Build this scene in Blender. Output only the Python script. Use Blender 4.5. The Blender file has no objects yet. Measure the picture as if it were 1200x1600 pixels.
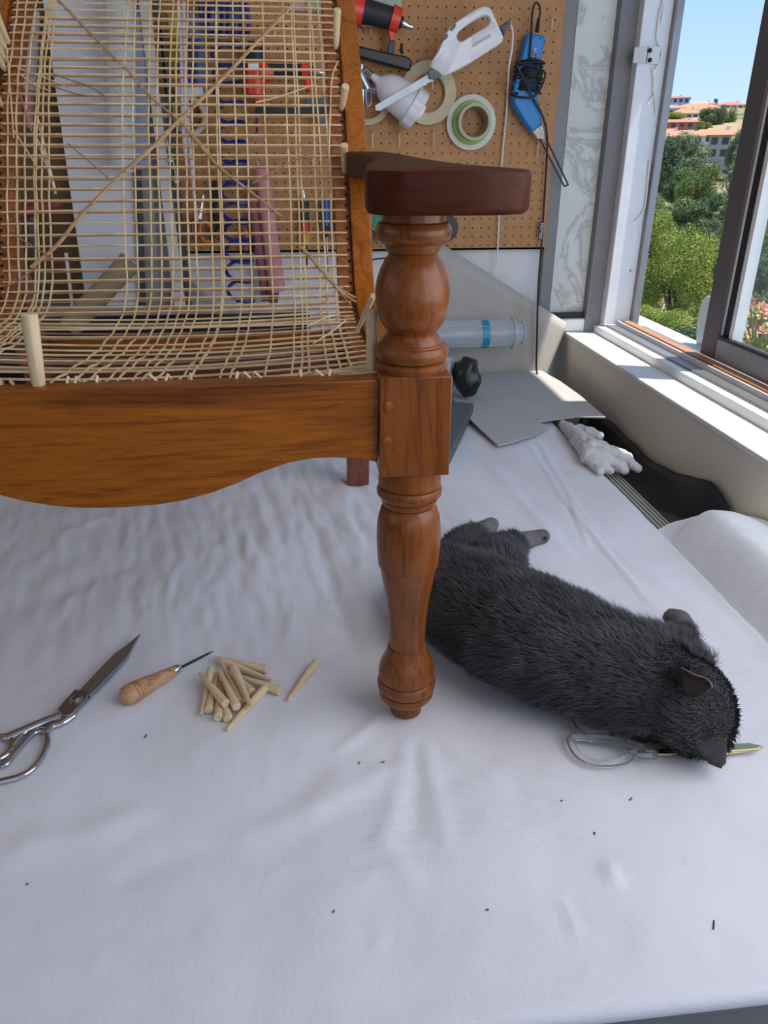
import bpy, bmesh, math, random
from math import sin, cos, pi, radians as R
from mathutils import Vector as V, Matrix, noise
random.seed(7)
SC = bpy.context.scene
COL = SC.collection

# ------------------------------------------------------------------ camera
PITCH, YAW, CAMH, FPX = R(25.4), R(6.2), 0.55, 1155.0
cd = bpy.data.cameras.new('camera'); cam = bpy.data.objects.new('camera', cd); COL.objects.link(cam)
cam.location = (0, 0, CAMH); cam.rotation_euler = (R(90) - PITCH, 0, -YAW)
cd.sensor_fit = 'VERTICAL'; cd.sensor_height = 36; cd.lens = 36 * FPX / 1600; cd.clip_start = .02; cd.clip_end = 2000
SC.camera = cam

# ------------------------------------------------------------------ sky, sun, added fill lamps, exposure
w = bpy.data.worlds.new('sky'); SC.world = w; w.use_nodes = True
nt = w.node_tree; nt.nodes.clear()
wo = nt.nodes.new('ShaderNodeOutputWorld'); bg = nt.nodes.new('ShaderNodeBackground')
tc = nt.nodes.new('ShaderNodeTexCoord'); sx = nt.nodes.new('ShaderNodeSeparateXYZ'); rp = nt.nodes.new('ShaderNodeValToRGB')
nt.links.new(tc.outputs['Generated'], sx.inputs[0]); nt.links.new(sx.outputs['Z'], rp.inputs[0])
nt.links.new(rp.outputs[0], bg.inputs[0]); nt.links.new(bg.outputs[0], wo.inputs[0])
el = rp.color_ramp.elements
el[0].position = 0.0; el[0].color = (.52, .68, .92, 1)
el[1].position = 0.22; el[1].color = (.30, .54, .90, 1)
e = rp.color_ramp.elements.new(.06); e.color = (.50, .70, .94, 1)
e = rp.color_ramp.elements.new(1.0); e.color = (.16, .38, .82, 1)
bg.inputs[1].default_value = 1.12

def lamp(name, kind, energy, loc, direction, color=(1, 1, 1), **kw):
    d = bpy.data.lights.new(name, kind); o = bpy.data.objects.new(name, d); COL.objects.link(o)
    d.energy = energy; d.color = color; o.location = loc
    o.rotation_euler = V(direction).to_track_quat('-Z', 'Y').to_euler()
    for k, v in kw.items(): setattr(d, k, v)
    return o
lamp('sun', 'SUN', 5.5, (5, -5, 12), (-.32, .10, -.94), (1, .95, .86), angle=R(.6))
lamp('fill_behind_camera', 'AREA', 3.2, (.1, -2.3, .9), (0, 1, -.18), (1, .95, .93), shape='RECTANGLE', size=1.5, size_y=1.2)  # added area lamp brightening the room from behind the camera
lamp('fill_right', 'AREA', 7.5, (.73, .36, .76), (-1, .6, -.25), (1, .96, .95), shape='RECTANGLE', size=.9, size_y=1.0)  # added lamp inside the glass, strengthening the right window's light
lamp('fill_left', 'AREA', 5, (-2.5, .2, 1.0), (1, .1, -.25), (1, .95, .94), shape='RECTANGLE', size=2.0, size_y=1.0)  # added fill lamp; the left wall has no window
SC.view_settings.view_transform = 'Standard'; SC.view_settings.look = 'None'
SC.view_settings.exposure = 0.14; SC.view_settings.gamma = 1.0; SC.view_settings.use_curve_mapping = False

# ------------------------------------------------------------------ helpers
_f = V((sin(YAW) * cos(PITCH), cos(YAW) * cos(PITCH), -sin(PITCH))); _r = V((cos(YAW), -sin(YAW), 0)); _u = _r.cross(_f)
def ray(x, y): return _f + _r * ((x - 600) / FPX) - _u * ((y - 800) / FPX)
def at(x, y, ax, v):
    """the point on the plane ax = v that stands at this place of the photograph"""
    d = ray(x, y); i = 'xyz'.index(ax); o = V((0, 0, CAMH)); return o + d * ((v - o[i]) / d[i])
def zt(x, y, v): return at(x, y, 'z', v)
def yt(x, y, v): return at(x, y, 'y', v)

def s2l(c):
    return tuple((v / 255 / 12.92) if v / 255 <= .04045 else ((v / 255 + .055) / 1.055) ** 2.4 for v in c)
_mats = {}
class NT:
    """small node-tree writer"""
    def __init__(s, name):
        m = bpy.data.materials.new(name); m.use_nodes = True; s.m = m; s.n = m.node_tree.nodes; s.l = m.node_tree.links
        s.b = s.n['Principled BSDF']; s.o = s.n['Material Output']
    def add(s, t, **kw):
        n = s.n.new('ShaderNode' + t)
        for k, v in kw.items():
            if k.startswith('i_'):
                k = k[2:]; k = int(k) if k.isdigit() else k
                n.inputs[k].default_value = v
            else: setattr(n, k, v)
        return n
    def link(s, a, b): s.l.new(a, b)
    def coord(s, scale=(1, 1, 1), rot=(0, 0, 0)):
        t = s.add('TexCoord'); m = s.add('Mapping'); m.inputs['Scale'].default_value = scale; m.inputs['Rotation'].default_value = rot
        s.link(t.outputs['Object'], m.inputs[0]); return m.outputs[0]
    def noise(s, co, scale, detail=4, rough=.55, dist=0):
        n = s.add('TexNoise'); n.inputs['Scale'].default_value = scale; n.inputs['Detail'].default_value = detail
        n.inputs['Roughness'].default_value = rough; n.inputs['Distortion'].default_value = dist
        s.link(co, n.inputs['Vector']); return n.outputs['Fac']
    def ramp(s, fac, stops):
        r = s.add('ValToRGB'); e = r.color_ramp.elements
        while len(e) < len(stops): e.new(.5)
        for k, (p, c) in enumerate(stops): e[k].position = p; e[k].color = (*c, 1) if len(c) == 3 else c
        s.link(fac, r.inputs[0]); return r.outputs[0]
    def mix(s, fac, a, b, mode='MIX'):
        m = s.add('MixRGB', blend_type=mode)
        for v, i in ((fac, 0), (a, 1), (b, 2)):
            if hasattr(v, 'is_linked'): s.link(v, m.inputs[i])
            else: m.inputs[i].default_value = v if not isinstance(v, tuple) else (*v[:3], 1)
        return m.outputs[0]
    def bump(s, h, strength=.3, dist=.002):
        b = s.add('Bump'); b.inputs['Strength'].default_value = strength; b.inputs['Distance'].default_value = dist
        s.link(h, b.inputs['Height']); s.link(b.outputs[0], s.b.inputs['Normal'])
    def set(s, **kw):
        for k, v in kw.items():
            k = k.replace('_', ' '); v = (*v, 1) if isinstance(v, tuple) and len(v) == 3 else v
            s.b.inputs[k].default_value = v
        return s
def mat(name, rgb, rough=.5, metal=0., var=.06, scale=30., bump=0., bscale=None, **kw):
    """plain material: sRGB colour with a little procedural variation"""
    if name in _mats: return _mats[name]
    t = NT(name); c = s2l(rgb); co = t.coord()
    f = t.noise(co, scale)
    lo = tuple(max(0, v * (1 - var)) for v in c); hi = tuple(min(1, v * (1 + var)) for v in c)
    t.link(t.ramp(f, [(.3, lo), (.7, hi)]), t.b.inputs['Base Color'])
    t.set(Roughness=rough, Metallic=metal, **kw)
    if bump: t.bump(t.noise(co, bscale or scale * 4), bump, .002)
    _mats[name] = t.m; return t.m
def wood(name, axis, dark, light, rough=.3, coat=.35, scale=1.0, streak=.5, veins=.55, vrot=(0, 0, 0), spec=.3):
    t = NT(name); s = [14 * scale] * 3; s['xyz'.index(axis)] = 1.3 * scale
    co = t.coord(tuple(s))
    big = t.noise(co, 1.6, 5, .6, 1.2); fine = t.noise(t.coord(tuple(v * 9 for v in s)), 2.2, 4, .7)
    c = t.ramp(big, [(.30, s2l(dark)), (.52, s2l(light)), (.75, tuple(v * .8 for v in s2l(light)))])
    pores = t.ramp(fine, [(.36, (.45, .38, .34)), (.52, (1, 1, 1))])
    c = t.mix(streak, c, pores, 'MULTIPLY')
    vn = t.ramp(t.noise(t.coord(tuple(v * .8 for v in s), vrot), 1.0, 3, .6, 2.5), [(.478, (1, 1, 1)), (.5, (.42, .32, .26)), (.522, (1, 1, 1))])
    c = t.mix(veins, c, vn, 'MULTIPLY')
    t.link(c, t.b.inputs['Base Color']); t.set(Roughness=rough, Coat_Weight=coat, Coat_Roughness=.16, Specular_IOR_Level=spec)
    t.bump(fine, .05, .001); _mats[name] = t.m; return t.m

ORIG = {}
def thing(name, label=None, cat=None, loc=(0, 0, 0), group=None):
    o = bpy.data.objects.new(name, None); COL.objects.link(o); o.location = loc; o.empty_display_size = .02
    if label: tag(o, label, cat, group)
    ORIG[o.name] = V(loc); return o
def tag(o, label=None, cat=None, group=None, kind=None):
    if label: o['label'] = label
    if cat: o['category'] = cat
    if group: o['group'] = group
    if kind: o['kind'] = kind
    return o
class MB:
    def __init__(s): s.v = []; s.f = []
    def quad_strip(s, rings, close=True, caps=True):
        n = len(rings[0]); b = len(s.v)
        for r in rings: s.v += [V(p) for p in r]
        for i in range(len(rings) - 1):
            for k in range(n if close else n - 1):
                k2 = (k + 1) % n
                s.f.append((b + i * n + k, b + i * n + k2, b + (i + 1) * n + k2, b + (i + 1) * n + k))
        if caps and close:
            s.f.append(tuple(b + k for k in range(n))[::-1]); m = b + (len(rings) - 1) * n
            s.f.append(tuple(m + k for k in range(n)))
        return s
    def box(s, lo, hi):
        x0, y0, z0 = lo; x1, y1, z1 = hi
        return s.quad_strip([[(x0, y0, z0), (x1, y0, z0), (x1, y1, z0), (x0, y1, z0)], [(x0, y0, z1), (x1, y0, z1), (x1, y1, z1), (x0, y1, z1)]])
    def obox(s, c, ax, ay, az):
        """oriented box: centre and three half-axis vectors"""
        c, ax, ay, az = V(c), V(ax), V(ay), V(az)
        q = lambda k: [c - ax - ay + az * k, c + ax - ay + az * k, c + ax + ay + az * k, c - ax + ay + az * k]
        return s.quad_strip([q(-1), q(1)])
    def lathe(s, prof, o=(0, 0, 0), axis=(0, 0, 1), n=28, squash=1.0, up=None, caps=True):
        """prof: (distance along axis, radius)"""
        o = V(o); a = V(axis).normalized(); u = V(up) if up else (V((1, 0, 0)) if abs(a.x) < .9 else V((0, 1, 0)))
        u = (u - a * u.dot(a)).normalized(); w_ = a.cross(u)
        return s.quad_strip([[o + a * d + u * (r * cos(2 * pi * k / n)) + w_ * (r * squash * sin(2 * pi * k / n)) for k in range(n)] for d, r in prof], caps=caps)
    def tube(s, pts, r, n=8, closed=False, flat=1.0, up=None):
        pts = [V(p) for p in pts]; m = len(pts); rs = r if isinstance(r, (list, tuple)) else [r] * m
        rings = []; u = V(up) if up else None
        for i, p in enumerate(pts):
            a = pts[(i + 1) % m] if closed or i < m - 1 else p; b = pts[i - 1] if closed or i > 0 else p
            t = (a - b)
            if t.length < 1e-9: t = V((0, 0, 1))
            t.normalize()
            if u is None: u = V((0, 0, 1)) if abs(t.z) < .9 else V((1, 0, 0))
            u = (u - t * u.dot(t))
            if u.length < 1e-6: u = V((1, 0, 0)) - t * t.x
            u.normalize(); w_ = t.cross(u)
            rings.append([p + w_ * (rs[i] * cos(2 * pi * k / n)) + u * (rs[i] * flat * sin(2 * pi * k / n)) for k in range(n)])
            if up: u = V(up)
        if closed: rings.append(rings[0]); return s.quad_strip(rings, caps=False)
        return s.quad_strip(rings)
    def prism(s, poly, ext):
        """polygon of 3-D points pushed along the vector ext"""
        ext = V(ext); return s.quad_strip([[V(p) for p in poly], [V(p) + ext for p in poly]])
    def ball(s, c, r, n=12, m=8, sc=(1, 1, 1), M=None):
        c = V(c); rings = []
        for i in range(m + 1):
            th = pi * i / m; rings.append([])
            for k in range(n):
                p = V((sin(th) * cos(2 * pi * k / n) * sc[0], sin(th) * sin(2 * pi * k / n) * sc[1], -cos(th) * sc[2])) * r
                rings[-1].append(c + ((M @ p) if M else p))
        return s.quad_strip(rings, caps=False)
    def mesh(s, name, m=None, smooth=40, o=V((0, 0, 0))):
        me = bpy.data.meshes.new(name); me.from_pydata([tuple(p - o) for p in s.v], [], s.f)
        bm = bmesh.new(); bm.from_mesh(me); bmesh.ops.remove_doubles(bm, verts=bm.verts, dist=1e-6); bmesh.ops.recalc_face_normals(bm, faces=bm.faces); bm.to_mesh(me); bm.free()
        if m: me.materials.append(m)
        if smooth: me.shade_smooth(); me.set_sharp_from_angle(angle=R(smooth))
        return me
    def build(s, name, m, parent=None, smooth=40, bevel=0, bseg=2, kind=None, label=None, loc=None):
        o_ = ORIG[parent.name] if parent is not None and parent.name in ORIG else V((0, 0, 0))
        if parent is None and loc is not None: o_ = V(loc)
        me = s.mesh(name, m, smooth, o_)
        ob = bpy.data.objects.new(name, me); COL.objects.link(ob)
        if parent is not None: ob.parent = parent; ORIG[ob.name] = o_
        else: ob.location = o_; ORIG[ob.name] = o_
        if bevel:
            b = ob.modifiers.new('bevel', 'BEVEL'); b.width = bevel; b.segments = bseg; b.limit_method = 'ANGLE'; b.angle_limit = R(40)
        if kind: ob['kind'] = kind
        if label: ob['label'] = label
        return ob
def spline(pts, n=8, closed=False):
    """Catmull-Rom through points"""
    P = [V(p) for p in pts]; m = len(P); out = []
    for i in range(m if closed else m - 1):
        a, b, c, d = (P[(i - 1) % m], P[i], P[(i + 1) % m], P[(i + 2) % m]) if closed else (P[max(i - 1, 0)], P[i], P[i + 1], P[min(i + 2, m - 1)])
        for k in range(n):
            t = k / n; out.append(.5 * ((2 * b) + (c - a) * t + (2 * a - 5 * b + 4 * c - d) * t * t + (3 * b - a - 3 * c + d) * t ** 3))
    if not closed: out.append(P[-1])
    return out
def text(name, body, m, parent, o, xdir, ydir, size, ext=.0002):
    cu = bpy.data.curves.new(name, 'FONT'); cu.body = body; cu.size = size; cu.extrude = ext; cu.align_x = 'CENTER'; cu.align_y = 'CENTER'
    cu.materials.append(m); ob = bpy.data.objects.new(name, cu); COL.objects.link(ob)
    x = V(xdir).normalized(); y = V(ydir); y = (y - x * y.dot(x)).normalized(); z = x.cross(y)
    M = Matrix((x, y, z)).transposed().to_4x4(); M.translation = V(o) - (ORIG[parent.name] if parent else V((0, 0, 0)))
    me = bpy.data.meshes.new_from_object(ob.evaluated_get(bpy.context.evaluated_depsgraph_get())); bpy.data.objects.remove(ob); me.name = name
    ob = bpy.data.objects.new(name, me); COL.objects.link(ob); ob.parent = parent; ob.matrix_basis = M; return ob

# ------------------------------------------------------------------ the room
M_white = mat('white_plaster', (226, 226, 228), .8, var=.03, scale=4, bump=.15, bscale=60)
M_wall_bounce = mat('wall_warm_bounce', (228, 220, 206), .8, var=.04, scale=5, bump=.1, bscale=40)  # warm tint stands in for sunlight bounced onto the parapet
M_floor = mat('floor_grey', (92, 92, 96), .7, var=.1, scale=12)
M_alu = mat('aluminium', (150, 150, 153), .45, .55, var=.05, scale=8)
M_alu_l = mat('aluminium_pale', (232, 232, 235), .45, .05, var=.05, scale=10)
M_alu_d = mat('aluminium_dark', (128, 124, 125), .5, .35, var=.05, scale=8)
M_black = mat('black_rubber', (22, 22, 24), .5)
FLOOR, CEIL = -.8, 1.62
def struct(name, mb, m, parent=None, bevel=0):
    o = mb.build(name, m, parent, bevel=bevel)
    if parent is None: o['kind'] = 'structure'
    return o
struct('floor', MB().box((-3, -2.6, FLOOR - .1), (1.0, 2.2, FLOOR)), M_floor)
struct('ceiling_and_added_overhang', MB().box((-3, -2.6, CEIL), (1.175, 2.2, CEIL + .12)).box((1.175, -2.6, CEIL + .001), (1.235, 1.15, CEIL + .12)), M_white)  # overhang past the window is added, out of view, to limit the sun
struct('wall_back', MB().box((-3, 2.05, FLOOR), (.652, 2.2, CEIL)), M_white)
struct('wall_left', MB().box((-3.1, -2.6, FLOOR), (-3, 2.2, CEIL)), M_white)
struct('added_wall_front', MB().box((-3, -2.7, FLOOR), (-.75, -2.6, CEIL)).box((-.75, -2.7, FLOOR), (1.0, -2.6, .1)), M_white)  # unseen wall, added with an opening to cut the sky light
# right wall: parapet with the sill on top, lintel above
SILL = .114
struct('wall_right', MB().box((.738, -2.6, FLOOR), (.95, 2.2, SILL - .012)).box((.80, -2.6, 1.46), (.95, 2.2, CEIL)), M_wall_bounce)
struct('trim_1', MB().box((.735, -2.6, SILL - .012), (.96, 2.05, SILL)), mat('sill_white', (225, 226, 226), .55, var=.05, scale=14), bevel=.003)
# corner of the back wall: grey post, marble panel, rails
t = struct('trim_2', MB().box((.652, 2.035, FLOOR), (.684, 2.2, CEIL)).box((.684, 2.044, .115), (.688, 2.2, CEIL)), M_alu_d, bevel=.002)
tm = NT('marble'); co = tm.coord((1, 1, 1)); nz = tm.noise(co, 5, 8, .6, 1.2)
c = tm.ramp(nz, [(.40, s2l((222, 222, 218))), (.47, s2l((218, 218, 214))), (.50, s2l((184, 185, 182))), (.53, s2l((222, 222, 218))), (.62, s2l((226, 226, 222)))])
nz2 = tm.noise(co, 3, 3); c = tm.mix(.35, c, tm.ramp(nz2, [(.35, (.75, .75, .75)), (.6, (1, 1, 1))]), 'MULTIPLY')
tm.link(c, tm.b.inputs['Base Color']); tm.set(Roughness=.3)
mp = thing('marble_panel', loc=(.735, 2.06, .16)); mp['kind'] = 'structure'
MB().box((.688, 2.058, .165), (.79, 2.075, .757)).build('panel', tm.m, mp)
MB().box((.688, 2.058, .761), (.79, 2.075, 1.6)).build('panel', tm.m, mp)
MB().box((.688, 2.062, .757), (.79, 2.072, .761)).build('joint_strip', M_alu_l, mp)
MB().box((.688, 2.045, .150), (.80, 2.08, .165)).build('bottom_rail', M_black, mp)
MB().box((.688, 2.035, SILL), (.80, 2.08, .150)).build('bottom_ledge', M_alu_l, mp, bevel=.004)

# window in the right wall
WX0, WX1 = .83, .93
w1 = thing('window_1', loc=(.88, 2.0, SILL)); w1['kind'] = 'structure'
MB().box((.788, 2.03, SILL), (.832, 2.2, 1.46)).build('corner_post', M_alu_d, w1, bevel=.002)
MB().box((.832, 2.0, .14), (.905, 2.2, 1.46)).build('jamb', M_alu_l, w1, bevel=.002)
MB().box((.905, 1.985, .14), (.925, 2.2, 1.46)).build('jamb_edge', M_alu, w1, bevel=.002)
MB().box((.815, -2.6, SILL), (.838, 2.03, .134)).build('track', M_alu_l, w1, bevel=.002)
MB().box((.838, -2.6, SILL), (.868, 2.0, .139)).build('track', M_alu, w1, bevel=.002)
MB().box((.868, -2.6, SILL), (.873, 2.0, .150)).build('track_lip', M_alu_l, w1, bevel=.001)
MB().box((.873, -2.6, SILL), (.95, 2.0, .134)).build('track_bed', M_alu, w1)
MB().box((.95, -2.6, SILL - .03), (1.022, 2.2, .125)).build('outer_sill', M_white, w1)
MB().box((.832, -2.6, 1.40), (.94, 2.0, 1.46)).build('head', M_alu, w1)
M_strip = wood('strip_wood', 'y', (150, 96, 62), (196, 142, 104), .6, 0)
MB().box((.878, -.6, .134), (.900, 1.985, .152)).build('wood_strip', M_strip, w1, bevel=.001)
# peeling sealant on the jamb and the white catch plate
M_seal = mat('sealant_white', (235, 233, 228), .6)
for k, pl in enumerate([[(1038, 0), (1034, 30), (1026, 55), (1030, 72), (1034, 85), (1026, 105), (1021, 112)], [(1019, 105), (1022, 120), (1021, 140), (1024, 160), (1025, 178)],
                        [(1021, 150), (1012, 163)], [(1015, 250), (1012, 285), (1008, 320), (1003, 335), (990, 348)], [(1036, 0), (1030, 25), (1027, 50)], [(1032, 100), (1024, 112), (1019, 118)]]):
    MB().tube(spline([yt(a, b, 1.996) for a, b in pl], 5), [.0022 + .0008 * random.random() for _ in range((len(pl) - 1) * 5 + 1)], 6).build('sealant_strand', M_seal, w1)
cp = MB(); a, b = yt(1009, 100, 1.998), yt(1031, 73, 1.998); cp.box((a.x, 1.992, a.z), (b.x, 1.999, b.z)); cp.build('catch_plate', M_white, w1, bevel=.001)
a = yt(1000, 86, 1.985); MB().obox(a, (.0125, -.006, 0), (.004, .008, 0), (0, 0, .0155)).build('catch_lip', M_white, w1, bevel=.001)
for y in (79, 94):
    a = yt(1015, y, 1.991); MB().lathe([(-.002, .0048), (.0035, .0048), (.005, .003)], a, (0, -1, 0), 14).build('screw', M_black, w1)
a = yt(985, 423, 1.999); MB().lathe([(-.001, .0025), (.001, .0025)], a, (0, -1, 0), 10).build('screw', M_alu_d, w1)
# sliding sash
sh = thing('window_2', loc=(.915, 1.0, .14)); sh['kind'] = 'structure'
S0 = 1.60
MB().box((.902, S0 - .062, .152), (.934, S0, 1.40)).build('stile', mat('sash_grey', (98, 91, 94), .5, .3), sh, bevel=.002)
MB().box((.908, S0 - .066, .20), (.930, S0 - .062, 1.40)).build('stile_lip', M_alu_l, sh)
MB().box((.911, S0 - .098, .20), (.926, S0 - .066, 1.40)).build('gasket', M_black, sh)
MB().box((.906, S0 - .112, .20), (.930, S0 - .098, 1.40)).build('glazing_bead', M_alu_l, sh)
MB().box((.902, -.4, .152), (.934, S0 - .062, .20)).build('bottom_stile', M_alu, sh, bevel=.003)
MB().box((.900, -.4, .20), (.912, S0 - .066, .206)).build('gasket', M_black, sh)
gl = NT('window_glass'); gb = gl.add('BsdfTransparent'); gg = gl.add('BsdfGlossy', i_Roughness=.03); gm = gl.add('MixShader'); gd = gl.add('BsdfDiffuse'); gm2 = gl.add('MixShader')
gb.inputs[0].default_value = (.93, .96, .95, 1); gd.inputs[0].default_value = (.75, .8, .82, 1)
fr = gl.add('LayerWeight', i_Blend=.12); gm.inputs[0].default_value = .04; gl.link(gb.outputs[0], gm.inputs[1]); gl.link(gg.outputs[0], gm.inputs[2])
gm2.inputs[0].default_value = .07; gl.link(gm.outputs[0], gm2.inputs[1]); gl.link(gd.outputs[0], gm2.inputs[2]); gl.link(gm2.outputs[0], gl.o.inputs[0])
MB().box((.917, -.4, .195), (.921, S0 - .1, 1.40)).build('pane', gl.m, sh)
# ------------------------------------------------------------------ work table and its cloth
TX1, TY0, TY1, TX0 = .566, .309, 2.0, -1.7
tb = thing('work_table', 'long grey-edged work table under the cotton cloth', 'table', (-.5, 1.1, FLOOR))
M_tt = mat('table_board', (150, 147, 146), .6)
MB().box((TX0, TY0 + .004, -.034), (TX1 - .004, TY1, -.012)).box((TX0, TY0 + .004, -.16), (TX1 - .004, TY0 + .03, -.0345)).build('tabletop', M_tt, tb)
for lx in (TX0 + .08, TX1 - .08):
    for ly in (TY0 + .08, TY1 - .08):
        MB().box((lx - .03, ly - .03, FLOOR), (lx + .03, ly + .03, -.034)).build('leg', M_tt, tb)

RIDGES = []          # (polyline on the table, height, half width)
def ridge(pts, h, wd): RIDGES.append(([zt(a, b, 0).xy for a, b in pts], h, wd))
ridge([(820, 683), (843, 723), (883, 780), (913, 817), (947, 860), (1000, 927), (1030, 957)], .0022, .0035)
ridge([(835, 680), (870, 740), (900, 790), (935, 830)], .0026, .005)
ridge([(893, 787), (905, 818), (918, 855)], .0024, .0025)
ridge([(880, 775), (903, 822), (915, 853)], -.0016, .003)
ridge([(760, 720), (830, 800), (900, 880)], .0018, .012)
ridge([(640, 1135), (630, 1190), (615, 1260), (600, 1330)], .0015, .010)
ridge([(655, 1135), (672, 1200), (690, 1280), (700, 1340)], .0014, .009)
ridge([(648, 1150), (650, 1230), (645, 1330)], -.001, .008)
ridge([(600, 1110), (560, 1150), (520, 1180)], .0016, .008)
ridge([(675, 1130), (720, 1180), (800, 1230)], .0014, .01)
ridge([(600, 1050), (575, 940), (550, 840), (520, 730)], .004, .018)
ridge([(560, 1030), (520, 920), (480, 800), (450, 740)], -.002, .012)
ridge([(470, 1285), (560, 1230), (620, 1190)], .0016, .012)
ridge([(340, 1330), (480, 1262), (560, 1200)], .0022, .016)
ridge([(0, 1340), (120, 1310), (240, 1260)], .002, .016)
ridge([(150, 1390), (300, 1330), (430, 1310)], -.0014, .014)
ridge([(870, 1400), (890, 1430), (905, 1475)], .0016, .004)
ridge([(580, 1300), (620, 1340), (660, 1400)], .0014, .01)
ridge([(40, 900), (110, 830), (180, 800)], .002, .012)
ridge([(950, 1345), (955, 1370), (965, 1385)], .0022, .006)
ridge([(0, 960), (150, 900), (260, 860)], -.0012, .02)
for k in range(46):   # short crumples under the seat, all running away from the viewer
    x = random.uniform(-60, 580); y = random.uniform(790, 960); L = random.uniform(20, 75); sl = .9 - .0019 * x + random.uniform(-.2, .2)
    ridge([(x, y), (x - sl * L * .4, y + L * .5), (x - sl * L * .7, y + L)], random.uniform(.0006, .0016), random.uniform(.0025, .006))
for k in range(26):
    x = random.uniform(40, 1100); y = random.uniform(1150, 1560); L = random.uniform(15, 50); a_ = random.uniform(0, 3.1)
    ridge([(x, y), (x + L * cos(a_), y + L * sin(a_))], random.uniform(.0003, .0008), random.uniform(.0025, .006))
for pts, h, wd in RIDGES: pass
def near_edge(z): return TY0
def cloth_h(x, y, near):
    h = .0050 * noise.noise(V((x * 5, y * 4, 1.3))) + .0032 * noise.noise(V((x * 13, y * 8, 7.7)))
    # fine crumples running along the table under the chair
    k = max(0, min(1, (y - .70) / .2)) * max(0, min(1, (.30 - x) / .2))
    if k > 0:
        h += k * (.0048 * noise.noise(V((x * 46 + y * 9, y * 5.5, 3.1))) + .0032 * noise.noise(V((x * 80 + y * 14, y * 17, 9.1))))
    k2 = max(0, min(1, (y - .6) / .2)) * max(0, min(1, (x - .2) / .15))
    h += k2 * .0036 * noise.noise(V((x * 26 + y * 8, y * 2.5, 5.5)))
    h += .0009 * noise.noise(V((x * 30 + y * 25, y * 30 - x * 20, 2.2)))
    p = V((x, y))
    for pts, a, wd, lo, hi in near:
        if not (lo[0] < x < hi[0] and lo[1] < y < hi[1]): continue
        best = 9; tt = 0; n = len(pts) - 1
        for i in range(n):
            q, r_ = pts[i], pts[i + 1]; d = r_ - q; t_ = max(0, min(1, (p - q).dot(d) / d.length_squared)); dd = (q + d * t_ - p).length
            if dd < best: best = dd; tt = (i + t_) / n
        if best < 3 * wd: h += 1.5 * a * math.exp(-(best / wd) ** 2) * min(1, sin(pi * min(max(tt, 0), 1)) * 2.0 + .05)
    return h
NEAR = []
for pts, a, wd in RIDGES:
    m_ = 3 * wd; NEAR.append((pts, a, wd, (min(q.x for q in pts) - m_, min(q.y for q in pts) - m_), (max(q.x for q in pts) + m_, max(q.y for q in pts) + m_)))
xs = [TX0] + [-1.2 + .03 * i for i in range(17)] + [-.70 + .0052 * i for i in range(int((TX1 + .70) / .0052))] + [TX1 - .004, TX1]
ys = [TY0, TY0 + .004] + [TY0 + .008 + .0052 * i for i in range(int((1.70 - TY0) / .0052))] + [1.7 + .02 * i for i in range(1, 15)] + [TY1]
cb = MB(); nx, ny = len(xs), len(ys); idx = {}
def put(i, j, p): idx[i, j] = len(cb.v); cb.v.append(V(p))
for j in range(-3, ny):
    for i in range(nx + 3):
        x = xs[min(i, nx - 1)]; y = ys[max(j, 0)]
        ex = max(0, i - nx + 1); ey = max(0, -j)
        fade = min(1, (TX1 - x) / .02) * min(1, (y - TY0) / .02)
        wob = .004 * noise.noise(V((0, y * 7, 4))) + .002 * noise.noise(V((0, y * 30, 4)))
        z = cloth_h(x, y, NEAR) * (.25 + .75 * fade)
        px_, py_ = x, y
        drop = (0, .003, .007, .010)
        if x > TX1 - .03: px_ += wob * (1 - (TX1 - x) / .03)
        if ex: px_ += (.004, .006, .006)[ex - 1] + 0; z -= drop[ex]
        if ey: py_ -= (.004, .006, .006)[ey - 1]; z -= drop[ey]
        put(i, j, (px_, py_, z))
for j in range(-3, ny - 1):
    for i in range(nx + 2):
        if j < 0 and i >= nx - 1: continue
        cb.f.append((idx[i, j], idx[i + 1, j], idx[i + 1, j + 1], idx[i, j + 1]))
ct = NT('cotton_cloth'); co = ct.coord()
n1 = ct.noise(co, 2.2, 5, .6, .6); n2 = ct.noise(co, 5.5, 6, .65, 1.5)
c = ct.ramp(n1, [(.3, s2l((218, 217, 224))), (.65, s2l((228, 228, 236)))])
st = ct.ramp(n2, [(.46, (1, 1, 1)), (.50, (.90, .875, .83)), (.515, (1, 1, 1))])
msk = ct.ramp(ct.noise(co, 1.7, 2), [(.48, (0, 0, 0)), (.60, (.75, .75, .75))]); c = ct.mix(msk, c, st, 'MULTIPLY'); ct.link(c, ct.b.inputs['Base Color']); ct.set(Roughness=.75, Sheen_Weight=.1)
ct.bump(ct.noise(ct.coord((60, 26, 60)), 3, 4, .6), .22, .002)
cl = cb.build('table_cloth', ct.m, None, smooth=180); tag(cl, 'white wrinkled cotton cloth stretched over the whole work table', 'cloth')
# thin lint threads and specks lying on the cloth
M_lint = mat('lint_dark', (70, 66, 66), .9); lint = MB()
for (x, y, L, a_) in [(596, 1188, 5, .3), (1116, 1447, 14, 1.5), (877, 1248, 3, .4), (733, 1050, 5, .2), (735, 1588, 26, .1), (560, 1190, 4, 1), (930, 1300, 4, 2), (985, 1245, 5, .8), (760, 1420, 4, .2), (40, 1380, 4, .4), (520, 1420, 4, 1), (225, 1145, 6, 1.2)]:
    p = zt(x, y, .0045); q = zt(x + L * cos(a_), y - L * sin(a_), .0045); p.z = q.z = cloth_h(p.x, p.y, NEAR) + .0006
    lint.tube([p, (p + q) / 2 + V((.0006, .0006, .0002)), q], .0006, 5)
o = lint.build('lint', M_lint); tag(o, 'dark specks and thread ends scattered over the white cloth', 'lint', kind='stuff')
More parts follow.
